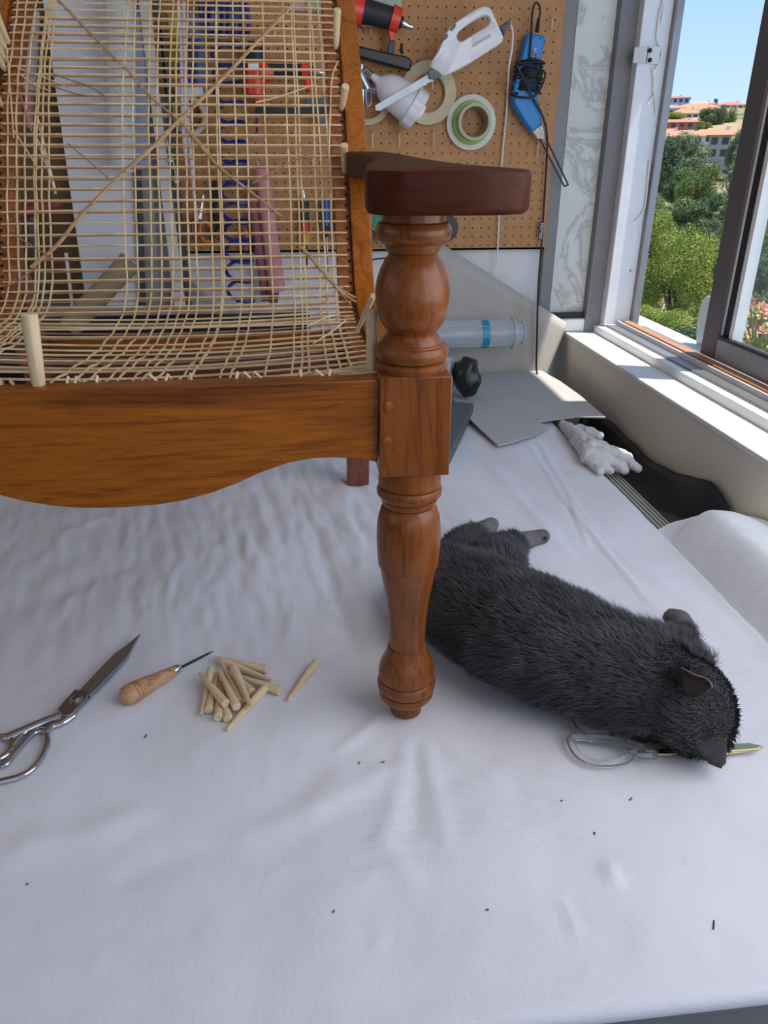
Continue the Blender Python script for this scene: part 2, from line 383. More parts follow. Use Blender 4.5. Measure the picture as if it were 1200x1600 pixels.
# ------------------------------------------------------------------ the armchair being re-caned
W_x = wood('chair_wood_along', 'x', (104, 50, 6), (162, 90, 16), .42, .12)
W_y = wood('chair_wood_rail', 'y', (122, 62, 12), (172, 98, 28), .42, .12)
W_z = wood('chair_wood_leg', 'z', (84, 42, 12), (132, 72, 26), .36, .2, vrot=(0, .5, 0))
W_d = wood('chair_wood_dark', 'x', (48, 19, 8), (72, 30, 12), .5, .05, spec=.12)
W_r = wood('chair_wood_lip', 'y', (128, 70, 36), (170, 104, 62), .5, .1)
CX = -.1685; LX = .2625
ch = thing('armchair', 'orange-brown wooden armchair with turned legs and half-woven cane seat standing on the cloth', 'chair', (CX, .9, 0))
LOW = [(0, .0160), (.001, .0172), (.017, .0176), (.0172, .0215), (.0200, .0262), (.0245, .0293), (.0285, .0299), (.0312, .0288), (.0318, .0268), (.0326, .0290), (.035, .0310), (.0395, .0318), (.044, .0310), (.0465, .0290), (.0472, .0264), (.0482, .0292), (.052, .0302), (.058, .0298), (.065, .0280), (.073, .0248), (.080, .0216), (.086, .0202), (.0868, .0200), (.0872, .0186), (.0900, .0187), (.1169, .0199), (.1427, .0218), (.167, .0258), (.1863, .0286), (.1866, .0302), (.2009, .0312), (.2146, .0317), (.2287, .0312), (.2398, .0298), (.2494, .0266), (.2520, .0246), (.2526, .0236), (.2534, .0258), (.2560, .0268), (.2590, .0264), (.2597, .0248), (.2606, .0285), (.2640, .0311), (.2680, .0314), (.2720, .0300), (.2728, .0278), (.2738, .0296), (.278, .0298), (.293, .0285)]
UP = [(.383, .0294), (.384, .0312), (.3865, .0322), (.3895, .0320), (.3915, .0300), (.3922, .0280), (.3932, .0302), (.3965, .0320), (.4015, .0322), (.4050, .0306), (.4062, .0285), (.4072, .0282), (.4078, .0268), (.4110, .0252), (.4150, .0225), (.4160, .0210), (.4190, .0228), (.4233, .0263), (.4314, .0297), (.4422, .0317), (.4522, .0319), (.4611, .0302), (.4693, .0272), (.476, .0238), (.4800, .0208), (.4812, .0200), (.4822, .0222), (.486, .0236), (.488, .0238), (.4886, .0260), (.492, .0300), (.4965, .0316), (.501, .0312), (.5045, .0292), (.5055, .0262), (.522, .0262)]
def front_leg(lx):
    o = V((lx, .641, 0)); m = MB(); m.lathe(LOW, o, n=40)
    m.lathe(UP, o, n=40)
    lg = m.build('leg', W_z, ch, smooth=35)
    bl = MB().box((lx - .0315, .610, .2925), (lx + .0315, .672, .384)).build('leg_block', W_z, lg, bevel=.0012)
    for (pxx, pyy) in ((607, 635), (605, 690)):
        p = yt(pxx, pyy, .6097); MB().lathe([(-.001, .0042), (.0004, .0042), (.0006, .0036)], (p.x - (CX + LX) + lx, .6097, p.z), (0, -1, 0), 16).build('dowel_plug', wood('plug_wood', 'z', (126, 66, 26), (150, 84, 34)) if 'plug_wood' not in _mats else _mats['plug_wood'], lg)
front_leg(CX + LX); front_leg(CX - LX)
# front rail with its scalloped lower edge
zr = lambda x: .294 + (.306 - .294) * 0
edge = [(590, 723), (560, 717), (520, 715.5), (490, 716.5), (450, 724), (410, 738), (370, 756), (330, 771), (290, 782), (250, 789), (200, 793.5), (130, 795), (60, 793), (0, 790)]
low = [yt(a, b, .616) for a, b in edge]; half = [(p.x, p.z) for p in low if p.x > CX]
half = [(x, z) for x, z in half if x > CX + .02] + [(CX, half[-1][1])]
bot = half + [(2 * CX - x, z) for x, z in half[-2::-1]]
poly = [(x, .616, z) for x, z in bot] + [(CX - LX + .03, .616, .381), (CX + LX - .03, .616, .381)]
fr_ = MB().prism(poly, (0, .022, 0)).build('front_rail', W_x, ch, smooth=30, bevel=.0015)
# curved side rails, profile in the Y-Z plane
PROF = [(.632, .376), (.75, .368), (.88, .360), (.98, .3585), (1.05, .367), (1.095, .392), (1.126, .443), (1.175, .532), (1.256, .645), (1.384, .770), (1.52, .872)]
PS = spline([V((0, a, b)) for a, b in PROF], 12)
acc = [0.]
for a_, b_ in zip(PS, PS[1:]): acc.append(acc[-1] + (b_ - a_).length)
def prof(s):
    s = max(0, min(acc[-1] - 1e-6, s))
    for i in range(len(acc) - 1):
        if acc[i + 1] >= s:
            k = (s - acc[i]) / (acc[i + 1] - acc[i]); p = PS[i].lerp(PS[i + 1], k); t_ = (PS[i + 1] - PS[i]).normalized()
            return p, t_, V((0, -t_.z, t_.y))       # point, tangent, normal towards the sitter
def sling(px_, py_):
    """where the ray through this place of the photograph meets the woven surface: (x, arc length)"""
    d = ray(px_, py_); best = None; prev = None
    for i, p in enumerate(PS):
        v = d.y * (p.z - CAMH) - d.z * p.y
        if prev is not None and prev * v <= 0 and abs(prev - v) > 1e-12:
            k = prev / (prev - v); s = acc[i - 1] + (acc[i] - acc[i - 1]) * k; q = PS[i - 1].lerp(p, k); t_ = q.y / d.y
            best = (d.x * t_, s)
        prev = v
    return best or (d.x / d.y * PS[-1].y, acc[-1])
def rail(x0, x1, d0, d1, s0, s1, n=60):
    """bar swept along the profile between two depths below the woven surface"""
    rings = []
    for i in range(n + 1):
        p, t_, nn = prof(s0 + (s1 - s0) * i / n)
        rings.append([V((x, p.y, p.z)) + nn * d for x, d in ((x0, d0), (x1, d0), (x1, d1), (x0, d1))])
    return MB().quad_strip(rings)
for sgn in (1, -1):
    X = lambda d: CX + sgn * d
    rl = rail(X(.244), X(.2725), .006, -.030, 0.0, acc[-1]).build('side_rail', W_y, ch, bevel=.002)
    rail(X(.222), X(.2435), -.002, -.028, .01, acc[-1]).build('rail_lip', W_r, rl, bevel=.001)
    hb = MB()
    s = .03
    while s < acc[-1] - .01:
        p, t_, nn = prof(s); q = V((X(.2395), p.y, p.z)); hb.lathe([(-.001, .0026), (.0003, .0026)], q - nn * .002, nn, 8); s += .0164
    o = hb.build('strand_holes', M_black, rl); o['kind'] = 'stuff'
    # rear leg, seat rail side, arm
    MB().quad_strip([[V((X(.238) , y - .02, z)), V((X(.2785), y - .02, z)), V((X(.2785), y + .02, z)), V((X(.238), y + .02, z))] for y, z in ((1.29, 0), (1.285, .02), (1.24, .22), (1.20, .36), (1.185, .50))]).build('leg', wood('rear_leg_wood', 'z', (92, 46, 30), (130, 74, 52)) if 'rear_leg_wood' not in _mats else _mats['rear_leg_wood'], ch, bevel=.003)
    MB().box((min(X(.246), X(.276)), .672, .325), (max(X(.246), X(.276)), 1.2, .356)).build('seat_side_rail', W_d, ch, bevel=.002)
    R_ = [(.223, .592), (.232, .583), (.25, .579), (.29, .577), (.325, .580), (.340, .587), (.3465, .600), (.345, .62), (.336, .65), (.322, .69), (.312, .75), (.306, .85), (.304, 1.0), (.302, 1.12), (.296, 1.18), (.274, 1.205), (.244, 1.205), (.240, 1.14), (.250, 1.07), (.262, 1.0), (.258, .90), (.244, .80), (.230, .70), (.2215, .63), (.2205, .602)]
    top = [V((X(a), b, .5255 + .031 * b)) for a, b in R_]
    cx_ = sum((p.x for p in top)) / len(top)
    rings = []
    for dz, k in ((-.0300, .965), (-.0285, .988), (-.026, .998), (-.004, 1.0), (-.0015, .993), (0, .975)):
        rings.append([V((X(.26) + (p.x - X(.26)) * k, .62 + (p.y - .62) * (k if p.y < .66 else 1), p.z + dz)) for p in top])
    MB().quad_strip(rings).build('armrest', W_d, ch, smooth=50)
RR = MB().box((CX - .24, 1.235, .262), (CX + .24, 1.27, .290)).build('rear_rail', W_x, ch, bevel=.003)
MB().box((CX - .24, 1.245, .165), (CX + .24, 1.268, .262)).build('rear_apron', wood('apron_wood', 'x', (70, 30, 20), (98, 46, 30)), ch, bevel=.002)

# cane: doubled rows from hole to hole, uneven columns, loose ends
ck = NT('cane'); co = ck.coord(); nz = ck.noise(co, 35, 3)
ck.link(ck.ramp(nz, [(.3, s2l((206, 168, 116))), (.5, s2l((228, 198, 150))), (.7, s2l((238, 214, 172)))]), ck.b.inputs['Base Color']); ck.set(Roughness=.42)
M_cane = ck.m
M_cane_shade = mat('cane_shaded', (168, 126, 96), .5, var=.15, scale=30)  # darker cane colour holding the shade of the lower strands
M_cane3 = mat('cane_bundle', (190, 152, 108), .5, var=.25, scale=60, bump=.6, bscale=300)
def strand(pts, r, m, n=5): return MB().tube(pts, r, n).build('cane_strand', m, ch)
def on(x, s, lift=0., sag=True):
    p, t_, nn = prof(s); k = max(0, 1 - ((x - CX) / .24) ** 2)
    dip = -.012 * k * max(0, min(1, (.46 - s) / .2)) if sag else 0
    return V((x, p.y, p.z)) + nn * (lift + dip)
s = .03; row = 0
rnd = random.Random(3)
while s < acc[-1] - .03:
    jit = rnd.uniform(-.0012, .0012); seat = s < .42
    n = 14
    for q in (0, 1):
        if q == 1 and rnd.random() < (.7 if s < .36 else .12): continue
        off = (.0 if q == 0 else -(.0018 + rnd.uniform(-.0010, .0012))) ; lift = .0012 if q == 0 else -.0006
        mid = rnd.uniform(-.0015, .0015) + (rnd.uniform(-.010, .010) if seat else 0)
        pts = []
        for i in range(n + 1):
            u = i / n; x = CX - .238 + .476 * u; k = min(1, min(u, 1 - u) * 9)
            pts.append(on(x, s + jit * k + off * k + mid * sin(pi * u), lift * k + .0006))
        strand(pts, .00130 if q == 0 else .00105, M_cane if q == 0 else M_cane_shade)
    s += (.032 if s < .33 else .0164); row += 1
for k in range(24):  # bunched strands lying just behind the front rail
    s0 = rnd.uniform(.004, .05); a_ = rnd.uniform(-.01, .01)
    strand([on(CX - .232 + .464 * i / 12, max(.002, s0 + a_ * (i / 12 - .5) + .002 * sin(i * 1.3 + k)), .003 + rnd.uniform(0, .004)) for i in range(13)], rnd.uniform(.0010, .0014), rnd.choice([M_cane, M_cane, M_cane_shade]))
for k in range(18):  # ends turned over the rail into its holes
    x = rnd.uniform(CX - .22, CX + .2); dx = rnd.uniform(-.02, .006)
    strand([on(x + dx, .045, .004), on(x + dx * .4, .02, .008), V((x, .638, .385)), V((x - dx * .3, .634, .3805))], .0014, M_cane)
cols = [12, 26, 39, 54, 57, 66, 77, 192, 210, 234, 247, 266, 277, 291, 302, 326, 341, 345, 370, 387, 416, 451, 464, 470, 492, 501, 514]
for k, c_ in enumerate(cols):
    x0, s0 = sling(c_, 250); d1 = rnd.uniform(-.006, .006); d0 = rnd.uniform(-.008, .004); n = 46
    pts = []
    for i in range(n + 1):
        s = .02 + (acc[-1] - .05) * i / n
        pts.append(on(x0 + d0 * max(0, (s0 - s) / s0) + d1 * max(0, (s - s0) / .35) + .0005 * sin(s * 30 + k), s, .0008 + .0016 * sin(i * 2.1 + k)))
    strand(pts, .00128, M_cane)
def dstrand(pl, r, m, lift=.004, n=6):
    return strand(spline([on(*sling(a, b), lift, False) for a, b in pl], n), r, m)
dstrand([(92, 4), (135, 48), (190, 104)], .0020, M_cane3); dstrand([(196, 108), (240, 158), (285, 195), (330, 245)], .0018, M_cane3)
dstrand([(452, 18), (400, 72), (345, 130), (280, 192), (240, 232), (190, 276), (130, 336), (92, 384), (50, 420)], .0026, M_cane3)
dstrand([(283, 192), (338, 258), (390, 300), (440, 340)], .0018, M_cane3); dstrand([(472, 388), (500, 420), (525, 450), (556, 470)], .0026, M_cane3)
dstrand([(515, 440), (540, 465), (560, 478)], .0014, M_cane); dstrand([(505, 425), (530, 458), (548, 480)], .0012, M_cane3)
for pl in ([(30, 112), (75, 128), (110, 142)], [(35, 122), (60, 140), (82, 147)], [(85, 122), (140, 140), (165, 155)], [(108, 228), (140, 255), (172, 282)], [(84, 140), (115, 150), (142, 156)],
           [(22, 205), (45, 240), (62, 268)], [(26, 130), (40, 170), (52, 210)], [(25, 370), (55, 388), (88, 410)], [(0, 452), (25, 446), (60, 420)], [(505, 480), (520, 465), (540, 450)],
           [(400, 165), (440, 155), (490, 138)], [(395, 290), (440, 265), (490, 240)], [(0, 20), (10, 60), (18, 130)], [(15, 105), (20, 160), (24, 220)], [(480, 518), (520, 500), (552, 505)], [(490, 545), (520, 525), (540, 508)]):
    dstrand(pl, .0010, rnd.choice([M_cane, M_cane_shade]), .006)
dstrand([(528, 99), (520, 120), (517, 150), (514, 250)], .0013, M_cane)
M_pale = mat('pale_reed', (226, 214, 190), .5)
for pl in ([(54, 175), (62, 200), (70, 240), (78, 270), (85, 300)], [(56, 215), (68, 245), (82, 285)]):
    dstrand(pl, .0022, M_pale, -.004)

# ------------------------------------------------------------------ caning pegs
pk = NT('peg_wood'); co = pk.coord((90, 90, 8)); nz = pk.noise(co, 3, 4)
pk.link(pk.ramp(nz, [(.3, s2l((206, 178, 136))), (.6, s2l((228, 204, 166)))]), pk.b.inputs['Base Color']); pk.set(Roughness=.6)
M_peg = pk.m
def peg(a, b, label, group=None, r0=.0050, r1=.0021):
    a, b = V(a), V(b); L = (b - a).length; me = MB().lathe([(0, r0 * .86), (.0008, r0), (L * .25, r0 * .97), (L * .9, r1 * 1.25), (L, r1)], (0, 0, 0), (0, 0, 1), 18).mesh('caning_peg', M_peg, 35)
    o = bpy.data.objects.new('caning_peg', me); COL.objects.link(o); o.location = a; o.rotation_euler = (b - a).to_track_quat('Z', 'Y').to_euler(); return tag(o, label, 'peg', group)
def rail_peg(a, b, label, side=1, r0=.0056, r1=.0035):
    """peg pushed into a rail hole: thin end b sits on the woven surface, thick end stands out towards the viewer"""
    x, s = sling(*b); q = on(x, s, -.002, False); d = ray(*a); ln = (q - V((0, 0, CAMH))).length
    best = V((0, 0, CAMH)) + d * ((q.y - .028) / d.y); return peg(best, q, label, 'pegs holding the cane', r0, r1)
rail_peg((527, 14), (525, 74), 'topmost caning peg stuck in the right chair rail')
rail_peg((540, 134), (534, 170), 'caning peg in the right chair rail between the highest and the arm peg')
rail_peg((538, 226), (539, 268), 'caning peg in the right chair rail right above the armrest joint')
for k, (a, b, l) in enumerate([((-14, 2), (12, 66), 'highest caning peg in the left chair rail'), ((-14, 32), (9, 80), 'second caning peg from the top in the left chair rail'),
                               ((-14, 52), (8, 95), 'third caning peg from the top in the left chair rail'), ((-14, 72), (7, 108), 'lowest peg of the close row of four in the left rail')]): rail_peg(a, b, l)
rail_peg((-12, 140), (1, 163), 'lone caning peg in the left rail below the row of four')
a = yt(45, 490, .60); b = yt(64, 600, .636); peg(yt(45, 490, .632), V((b.x, .630, .378)), 'fat pale peg standing in the front rail at the left', 'pegs holding the cane', .0068, .0045)
peg(yt(580, 484, .655), yt(581, 592, .655), 'grey-shaded peg standing upright beside the turned arm post', 'pegs holding the cane', .0050, .0040)
peg(yt(583, 462, .72), yt(557, 519, .80), 'thin slanting peg stuck between seat cane and right rail', 'pegs holding the cane', .0030, .0018)
r0 = .0050
PILE = [((418, 1046), (336, 1028), .0055, .004, 'peg at the far edge of the pile, pointing left behind the others'),
        ((347, 1033), (424, 1063), .0058, .004, 'peg lying second from the far edge of the pile, thin end right'),
        ((438, 1080), (376, 1057), .0056, .006, 'peg at the right side of the pile with its round end facing right'),
        ((414, 1075), (354, 1141), .0058, .0032, 'peg pointing at the viewer to lower left, nearest of the pile'),
        ((365, 1043), (392, 1104), .016, .013, 'peg on top of the pile with thick end farthest away'),
        ((370, 1105), (343, 1048), .012, .012, 'peg in the middle of the pile whose thick end faces the viewer'),
        ((353, 1100), (312, 1052), .0135, .013, 'peg lying across two others at the left of the pile'),
        ((330, 1046), (315, 1114), .006, .0045, 'outermost left peg of the pile, thin end towards viewer'),
        ((326, 1110), (341, 1050), .0055, .004, 'second peg from the left of the pile, thick end near viewer'),
        ((341, 1122), (344, 1066), .0055, .004, 'lower left short-looking peg with round end facing the viewer'),
        ((356, 1124), (347, 1068), .0055, .004, 'round-ended peg between the nearest peg and the crossing one'),
        ((378, 1098), (347, 1038), .0055, .009, 'peg squeezed under the topmost peg of the pile'),
        ((394, 1082), (366, 1054), .0055, .004, 'peg half hidden below the right side of the pile')]
for a, b, za, zb, l in PILE: peg(zt(*a, za), zt(*b, zb), l, 'pile of caning pegs')
peg(zt(495, 1034, .0055), zt(449, 1095, .003), 'single caning peg lying apart to the right of the pile', 'pile of caning pegs')
# ------------------------------------------------------------------ pegboard with real holes
PB = 2.030; PITCHH = .0219
M_peg_b = NT('hardboard'); t_ = M_peg_b; nz = t_.noise(t_.coord(), 60, 5); n2 = t_.noise(t_.coord(), 3, 3)
c = t_.ramp(nz, [(.3, s2l((178, 126, 76))), (.7, s2l((194, 142, 92)))]); c = t_.mix(.25, c, t_.ramp(n2, [(.35, (.7, .68, .66)), (.65, (1, 1, 1))]), 'MULTIPLY')
t_.link(c, t_.b.inputs['Base Color']); t_.set(Roughness=.6); M_hb = t_.m
pb = MB(); xa, xb, za, zb = .279 - 52 * PITCHH - PITCHH / 2, .279 + 16 * PITCHH + PITCHH / 2, .392 - PITCHH * 2.5, .392 + 29 * PITCHH - PITCHH / 2
nxh, nzh = 69, 31; hr = .0020; h2 = PITCHH / 2
oct_ = [(cos(pi * k / 4), sin(pi * k / 4)) for k in range(8)]
sqr = [(1, 0), (1, 1), (0, 1), (-1, 1), (-1, 0), (-1, -1), (0, -1), (1, -1)]
for i in range(nxh):
    for j in range(nzh):
        cx, cz = xa + h2 + i * PITCHH, za + h2 + j * PITCHH; b = len(pb.v)
        pb.v += [V((cx + a * h2, PB, cz + d * h2)) for a, d in sqr] + [V((cx + a * hr, PB, cz + d * hr)) for a, d in oct_] + [V((cx + a * hr, PB + .005, cz + d * hr)) for a, d in oct_]
        for k in range(8):
            k2 = (k + 1) % 8; pb.f += [(b + k, b + k2, b + 8 + k2, b + 8 + k), (b + 8 + k, b + 8 + k2, b + 16 + k2, b + 16 + k)]
xR = .6515
pb.box((xa + nxh * PITCHH, PB, za), (xR, PB + .005, CEIL - .05)); pb.box((-2.4, PB, za), (xa, PB + .005, CEIL - .05)); pb.box((xa, PB, za + nzh * PITCHH), (xa + nxh * PITCHH, PB + .005, CEIL - .05)); pb.box((xa, PB, .342), (xR, PB + .005, za))
pbo = pb.build('pegboard', M_hb, None, smooth=30); tag(pbo, 'brown perforated hardboard tool panel fixed on the back wall', 'pegboard')
bk = MB().box((-2.4, 2.042, .345), (.650, 2.0495, CEIL - .06)).build('gap_shade_sheet', mat('gap_shade', (44, 34, 26), .9), pbo); bk.matrix_parent_inverse = Matrix.Identity(4)  # dark sheet put in for the shade behind the holes
def hook(px_, py_, drop, label=None, y=PB):
    """bent wire hook: out of the board and down (photo place of its bend)"""
    a = yt(px_, py_, y - .02); m = MB().tube(spline([(a.x, y + .004, a.z + .004), (a.x, y - .010, a.z + .004), (a.x, y - .019, a.z), (a.x, y - .020, a.z - drop * .5), (a.x, y - .019, a.z - drop)], 4), .0016, 8)
    return m
M_steel = mat('zinc_steel', (216, 208, 190), .35, .5); M_chrome = mat('chrome', (205, 207, 212), .12, 1.0)
for px_, py_, d, l in [(582, 207, .035, 'empty wire hook under the wide white cup, leftmost of three'), (624, 208, .030, 'empty wire hook in the middle of three above the armrest'), (678, 207, .034, 'empty wire hook left below the green tape roll'),
                       (841, 222, .036, 'wire hook under the tip of the blue cutter'), (863, 30, .018, 'bent wire hook above right of the blue cutter'), (532, 232, .03, 'wire hook beside the right chair rail'),
                       (489, 248, .025, 'wire hook seen through the cane above the screwdrivers'), (429, 45, .016, 'wire hook seen through the cane above the red air stapler')]:
    tag(hook(px_, py_, d).build('wire_hook', M_steel), l, 'hook', 'wire hooks in the pegboard')

def prism_px(pts, y, th, name, m, parent, bevel=0, seg=3, label=None):
    return MB().prism([yt(a, b, y) for a, b in pts], (0, th, 0)).build(name, m, parent, bevel=bevel, bseg=seg, label=label, smooth=50)
def resample(P, n):
    P = [V(p) for p in P]; Q = P + [P[0]]; L = [0.]
    for a, b in zip(Q, Q[1:]): L.append(L[-1] + (b - a).length)
    out = []; i = 0
    for k in range(n):
        s = L[-1] * k / n
        while L[i + 1] < s: i += 1
        out.append(Q[i].lerp(Q[i + 1], (s - L[i]) / max(1e-9, L[i + 1] - L[i])))
    return out
def ring_prism(outer, inner, ext):
    """plate with one hole: outer and inner outlines (equal counts, matched) pushed along ext"""
    e = V(ext); m = MB(); rings = [outer, [p + e for p in outer], [p + e for p in inner], inner, outer]
    return m.quad_strip(rings, caps=False)
def match(outer, inner, n=48):
    o = resample(outer, n); i = resample(inner, n); c = sum(i, V()) / n
    best = min(range(n), key=lambda k: sum((o[q] - i[(q + k) % n]).length for q in range(0, n, 4)))
    return o, i[best:] + i[:best]

# ------------------------------------------------------------------ electric knife
M_wplast = mat('white_plastic', (232, 231, 236), .35, var=.02); M_gplast = mat('grey_plastic', (96, 99, 106), .45); M_cord = mat('white_cord', (222, 220, 215), .5)
kn = thing('electric_knife', 'white electric knife with serrated blade hanging diagonally on the pegboard', 'electric knife', tuple(yt(735, 70, 1.9280)))
OUT = [(672, 103), (683, 84), (692, 62), (701, 45), (712, 34), (740, 16), (754, 9), (764, 10), (770, 16), (778, 36), (786, 54), (787, 62), (783, 68), (760, 83), (730, 102), (705, 115), (692, 119), (684, 113)]
INN = [(716, 52), (721, 46), (742, 32), (757, 25), (764, 27), (766, 34), (760, 41), (740, 53), (724, 63), (718, 63), (715, 58)]
o_, i_ = match(spline([yt(a, b, 1.9130) for a, b in OUT], 3, True), spline([yt(a, b, 1.9130) for a, b in INN], 3, True), 64)
ctr = sum(o_, V()) / len(o_)
def inset(P, C, k): return [p + (C - p) * k for p in P]
ic = sum(i_, V()) / len(i_)
def lip(p, q, k): return [a + (b - a).normalized() * k for a, b in zip(p, q)]
rings = []
for y, k in ((.030, .004), (.026, .0012), (.020, 0), (.010, 0), (.004, .0012), (0, .004)): rings.append([V((p.x, 1.9130 + y, p.z)) for p in lip(o_, i_, k)])
for y, k in ((0, .004), (.004, .0012), (.010, 0), (.020, 0), (.026, .0012), (.030, .004)): rings.append([V((p.x, 1.9130 + y, p.z)) for p in lip(i_, o_, k)])
rings.append(rings[0])
MB().quad_strip(rings, caps=False).build('body', M_wplast, kn, smooth=60)
for pl in ([(695, 62), (690, 66), (697, 53), (701, 54), (699, 60)], [(706, 49), (703, 46), (709, 38), (713, 36), (712, 42)]): prism_px(pl, 1.9100, .02, 'button', M_gplast, kn, .001)
prism_px([(669, 112), (678, 103), (688, 110), (690, 119), (680, 124), (671, 123)], 1.9150, .022, 'blade_clamp', M_gplast, kn, .002)
MB().tube([yt(783, 49, 1.9260), yt(796, 35, 1.9280)], [.011, .005], 12).build('cord_sleeve', M_gplast, kn)
a, b = yt(676, 121, 1.9230), yt(589, 170, 1.9230); dirv = (b - a).normalized(); up_ = V((0, -1, 0)).cross(dirv); up_ = up_ if up_.z > 0 else -up_
n = 26; pts = [a + up_ * .010]; L = (b - a).length
pts += [b + up_ * .008, b + dirv * .004, b - up_ * .004]
for i in range(n): pts += [b - dirv * (L * .06 + (L * .84) * i / n) - up_ * .0082, b - dirv * (L * .06 + (L * .84) * (i + .5) / n) - up_ * .0045]
pts.append(a - up_ * .008)
MB().prism(pts, (0, .0025, 0)).build('serrated_blade', M_chrome if False else mat('blade_steel', (214, 224, 230), .5, .1), kn, smooth=0)
p1_, p2_ = yt(742, 68, 1.9125), yt(757, 60, 1.9125)
text('lettering', 'KENWOOD', mat('print_grey', (120, 120, 126), .6), kn, yt(753, 63.5, 1.9124), yt(764, 57, 1.9080) - yt(742, 70, 1.9080), V((0, 0, 1)), .0085)
cord = [(797, 37), (801, 50), (800, 75), (795, 105), (793, 140), (791, 180), (787, 220), (783, 270), (780, 330), (778, 380), (776, 410), (771, 430)]
MB().tube(spline([yt(797, 36, 1.9280)] + [yt(a, b, 2.015 if b > 120 else 1.9380) for a, b in cord], 4), .0023, 8).build('cord', M_cord, kn)

# ------------------------------------------------------------------ blue foam cutter with its coiled black cord
M_blue = mat('blue_plastic', (0, 128, 204), .4, var=.08); M_blk = mat('black_plastic', (28, 28, 32), .4)
bc = thing('foam_cutter', 'blue electric foam cutter with coiled black cord hanging on the pegboard', 'foam cutter', tuple(yt(830, 110, 2.0)))
prism_px([(825, 50), (853, 56), (845, 97), (838, 140), (803, 143), (812, 100)], 1.985, .034, 'grip', M_blue, bc, .005)
prism_px([(805, 128), (838, 128), (842, 160), (842, 163), (848, 194), (832, 207), (820, 190), (803, 163), (802, 150)], 1.983, .036, 'head', M_blue, bc, .005)
prism_px([(832, 205), (848, 194), (854, 212), (852, 218), (840, 217)], 1.988, .02, 'blade_socket', mat('socket_grey', (170, 165, 158), .4, .4), bc, .001)
for (x, y) in ((839, 203), (846, 201), (848, 207)): a = yt(x, y, 1.987); MB().lathe([(0, .0022), (.002, .002)], a, (0, -1, 0), 10).build('screw', M_steel, bc)
q = [yt(845, 214, 1.992), yt(888, 286, 1.992), yt(881, 290, 1.992), yt(841, 216, 1.992)]
MB().tube([yt(851, 212, 1.99), yt(888, 289, 1.99)], .0020, 8).tube([yt(888, 289, 1.99), yt(881.5, 291, 1.99)], .0020, 8).tube([yt(881.5, 291, 1.99), yt(843, 216, 1.99)], .0020, 8).build('hot_blade', mat('blade_dark', (72, 66, 66), .4, .6), bc)
prism_px([(833, 79), (838, 78), (838, 96), (830, 96), (831, 90)], 1.9825, .004, 'label_plate', M_blk, bc, .001)
text('lettering', 'CUTTER', M_wplast, bc, yt(834.3, 87, 1.9822), yt(836, 79, 1.98) - yt(832, 95, 1.98), V((-1, 0, .2)), .0085)
for x, y in ((834, 58), (844, 60)): a = yt(x, y, 1.9846); MB().lathe([(-.001, .0022), (.0004, .0022)], a, (0, -1, 0), 10).build('screw_hole', M_blk, bc)
M_cordb = mat('black_cord', (24, 24, 28), .5)
MB().tube([yt(839, 50, 1.99), yt(842, 28, 1.992)], [.0055, .0032], 10).build('cord_sleeve', M_cordb, bc)
cp_ = [yt(842, 30, 1.99), yt(844, 14, 1.99), yt(839, 4, 1.99), yt(834, 9, 1.99), yt(831, 28, 1.984), yt(830, 60, 1.980), yt(829, 96, 1.978)]
ax0, ax1 = yt(828, 98, 2.0), yt(822, 142, 2.0)
for k in range(15):
    f_ = k / 14; th = k * 2.0
    for q_ in range(4):
        an = 2 * pi * q_ / 4; cc = ax0.lerp(ax1, f_ + q_ / 60); rr = .033 + .003 * sin(k * 1.9)
        cp_.append(cc + V((cos(an) * rr, -.002 - .026 * sin(an) if sin(an) > 0 else -.002 - .018 * sin(an), .005 * sin(an + k * .8))))
cp_ += [yt(805, 146, 1.975), yt(798, 148, 1.98), yt(815, 152, 1.972), yt(836, 150, 1.972), yt(850, 125, 1.974), yt(848, 110, 1.972), yt(808, 98, 1.97), yt(818, 122, 1.968), yt(830, 148, 1.972), yt(845, 175, 1.975), yt(853, 200, 1.98), yt(855, 225, 1.985), yt(853, 270, 2.01), yt(850, 320, 2.015), yt(847, 370, 2.015), yt(841, 450, 1.975), yt(839, 530, 1.965), yt(838, 575, 1.955), yt(840, 584, 1.945)]
for p in cp_: p.y = min(p.y, 2.022)
MB().tube(spline(cp_, 3), .0026, 7).build('cord', M_cordb, bc)
tgp = prism_px([(843, 346), (850, 347), (848, 376), (841, 374)], 2.008, .001, 'cord_tag', M_blk, bc)
text('lettering', 'MOTTEZ', M_wplast, tgp, yt(845.5, 361, 2.0076), yt(843.8, 375, 2.0) - yt(847.5, 347, 2.0), V((1, 0, .1)), .0098)

# ------------------------------------------------------------------ rolls of tape
def tape_roll(px_, py_, R0, R1, wd, y1, m, label, tilt=(0, 0, 0), core=None):
    c = yt(px_, py_, y1); root = thing('tape_roll', label, 'tape', tuple(c), 'tape rolls on the pegboard')
    root.rotation_euler = tilt; ax = V((0, -1, 0))
    o = MB().quad_strip([[ax * d + V((cos(2 * pi * k / 44) * r, 0, sin(2 * pi * k / 44) * r)) for k in range(44)] for d, r in ((0, R0), (0, R1), (wd, R1), (wd, R0), (0, R0))], caps=False)
    ob = bpy.data.objects.new('tape', o.mesh('tape', m, 40)); COL.objects.link(ob); ob.parent = root; ORIG[root.name] = V((0, 0, 0)); ORIG[ob.name] = V((0, 0, 0))
    cm = MB().quad_strip([[ax * d + V((cos(2 * pi * k / 44) * r, 0, sin(2 * pi * k / 44) * r)) for k in range(44)] for d, r in ((-.0005, R1), (-.0005, R1 - .003), (wd + .001, R1 - .003), (wd + .001, R1), (-.0005, R1))], caps=False)
    ob2 = bpy.data.objects.new('core', cm.mesh('core', core or mat('tape_core', (176, 150, 118), .7), 40)); COL.objects.link(ob2); ob2.parent = root
    return root
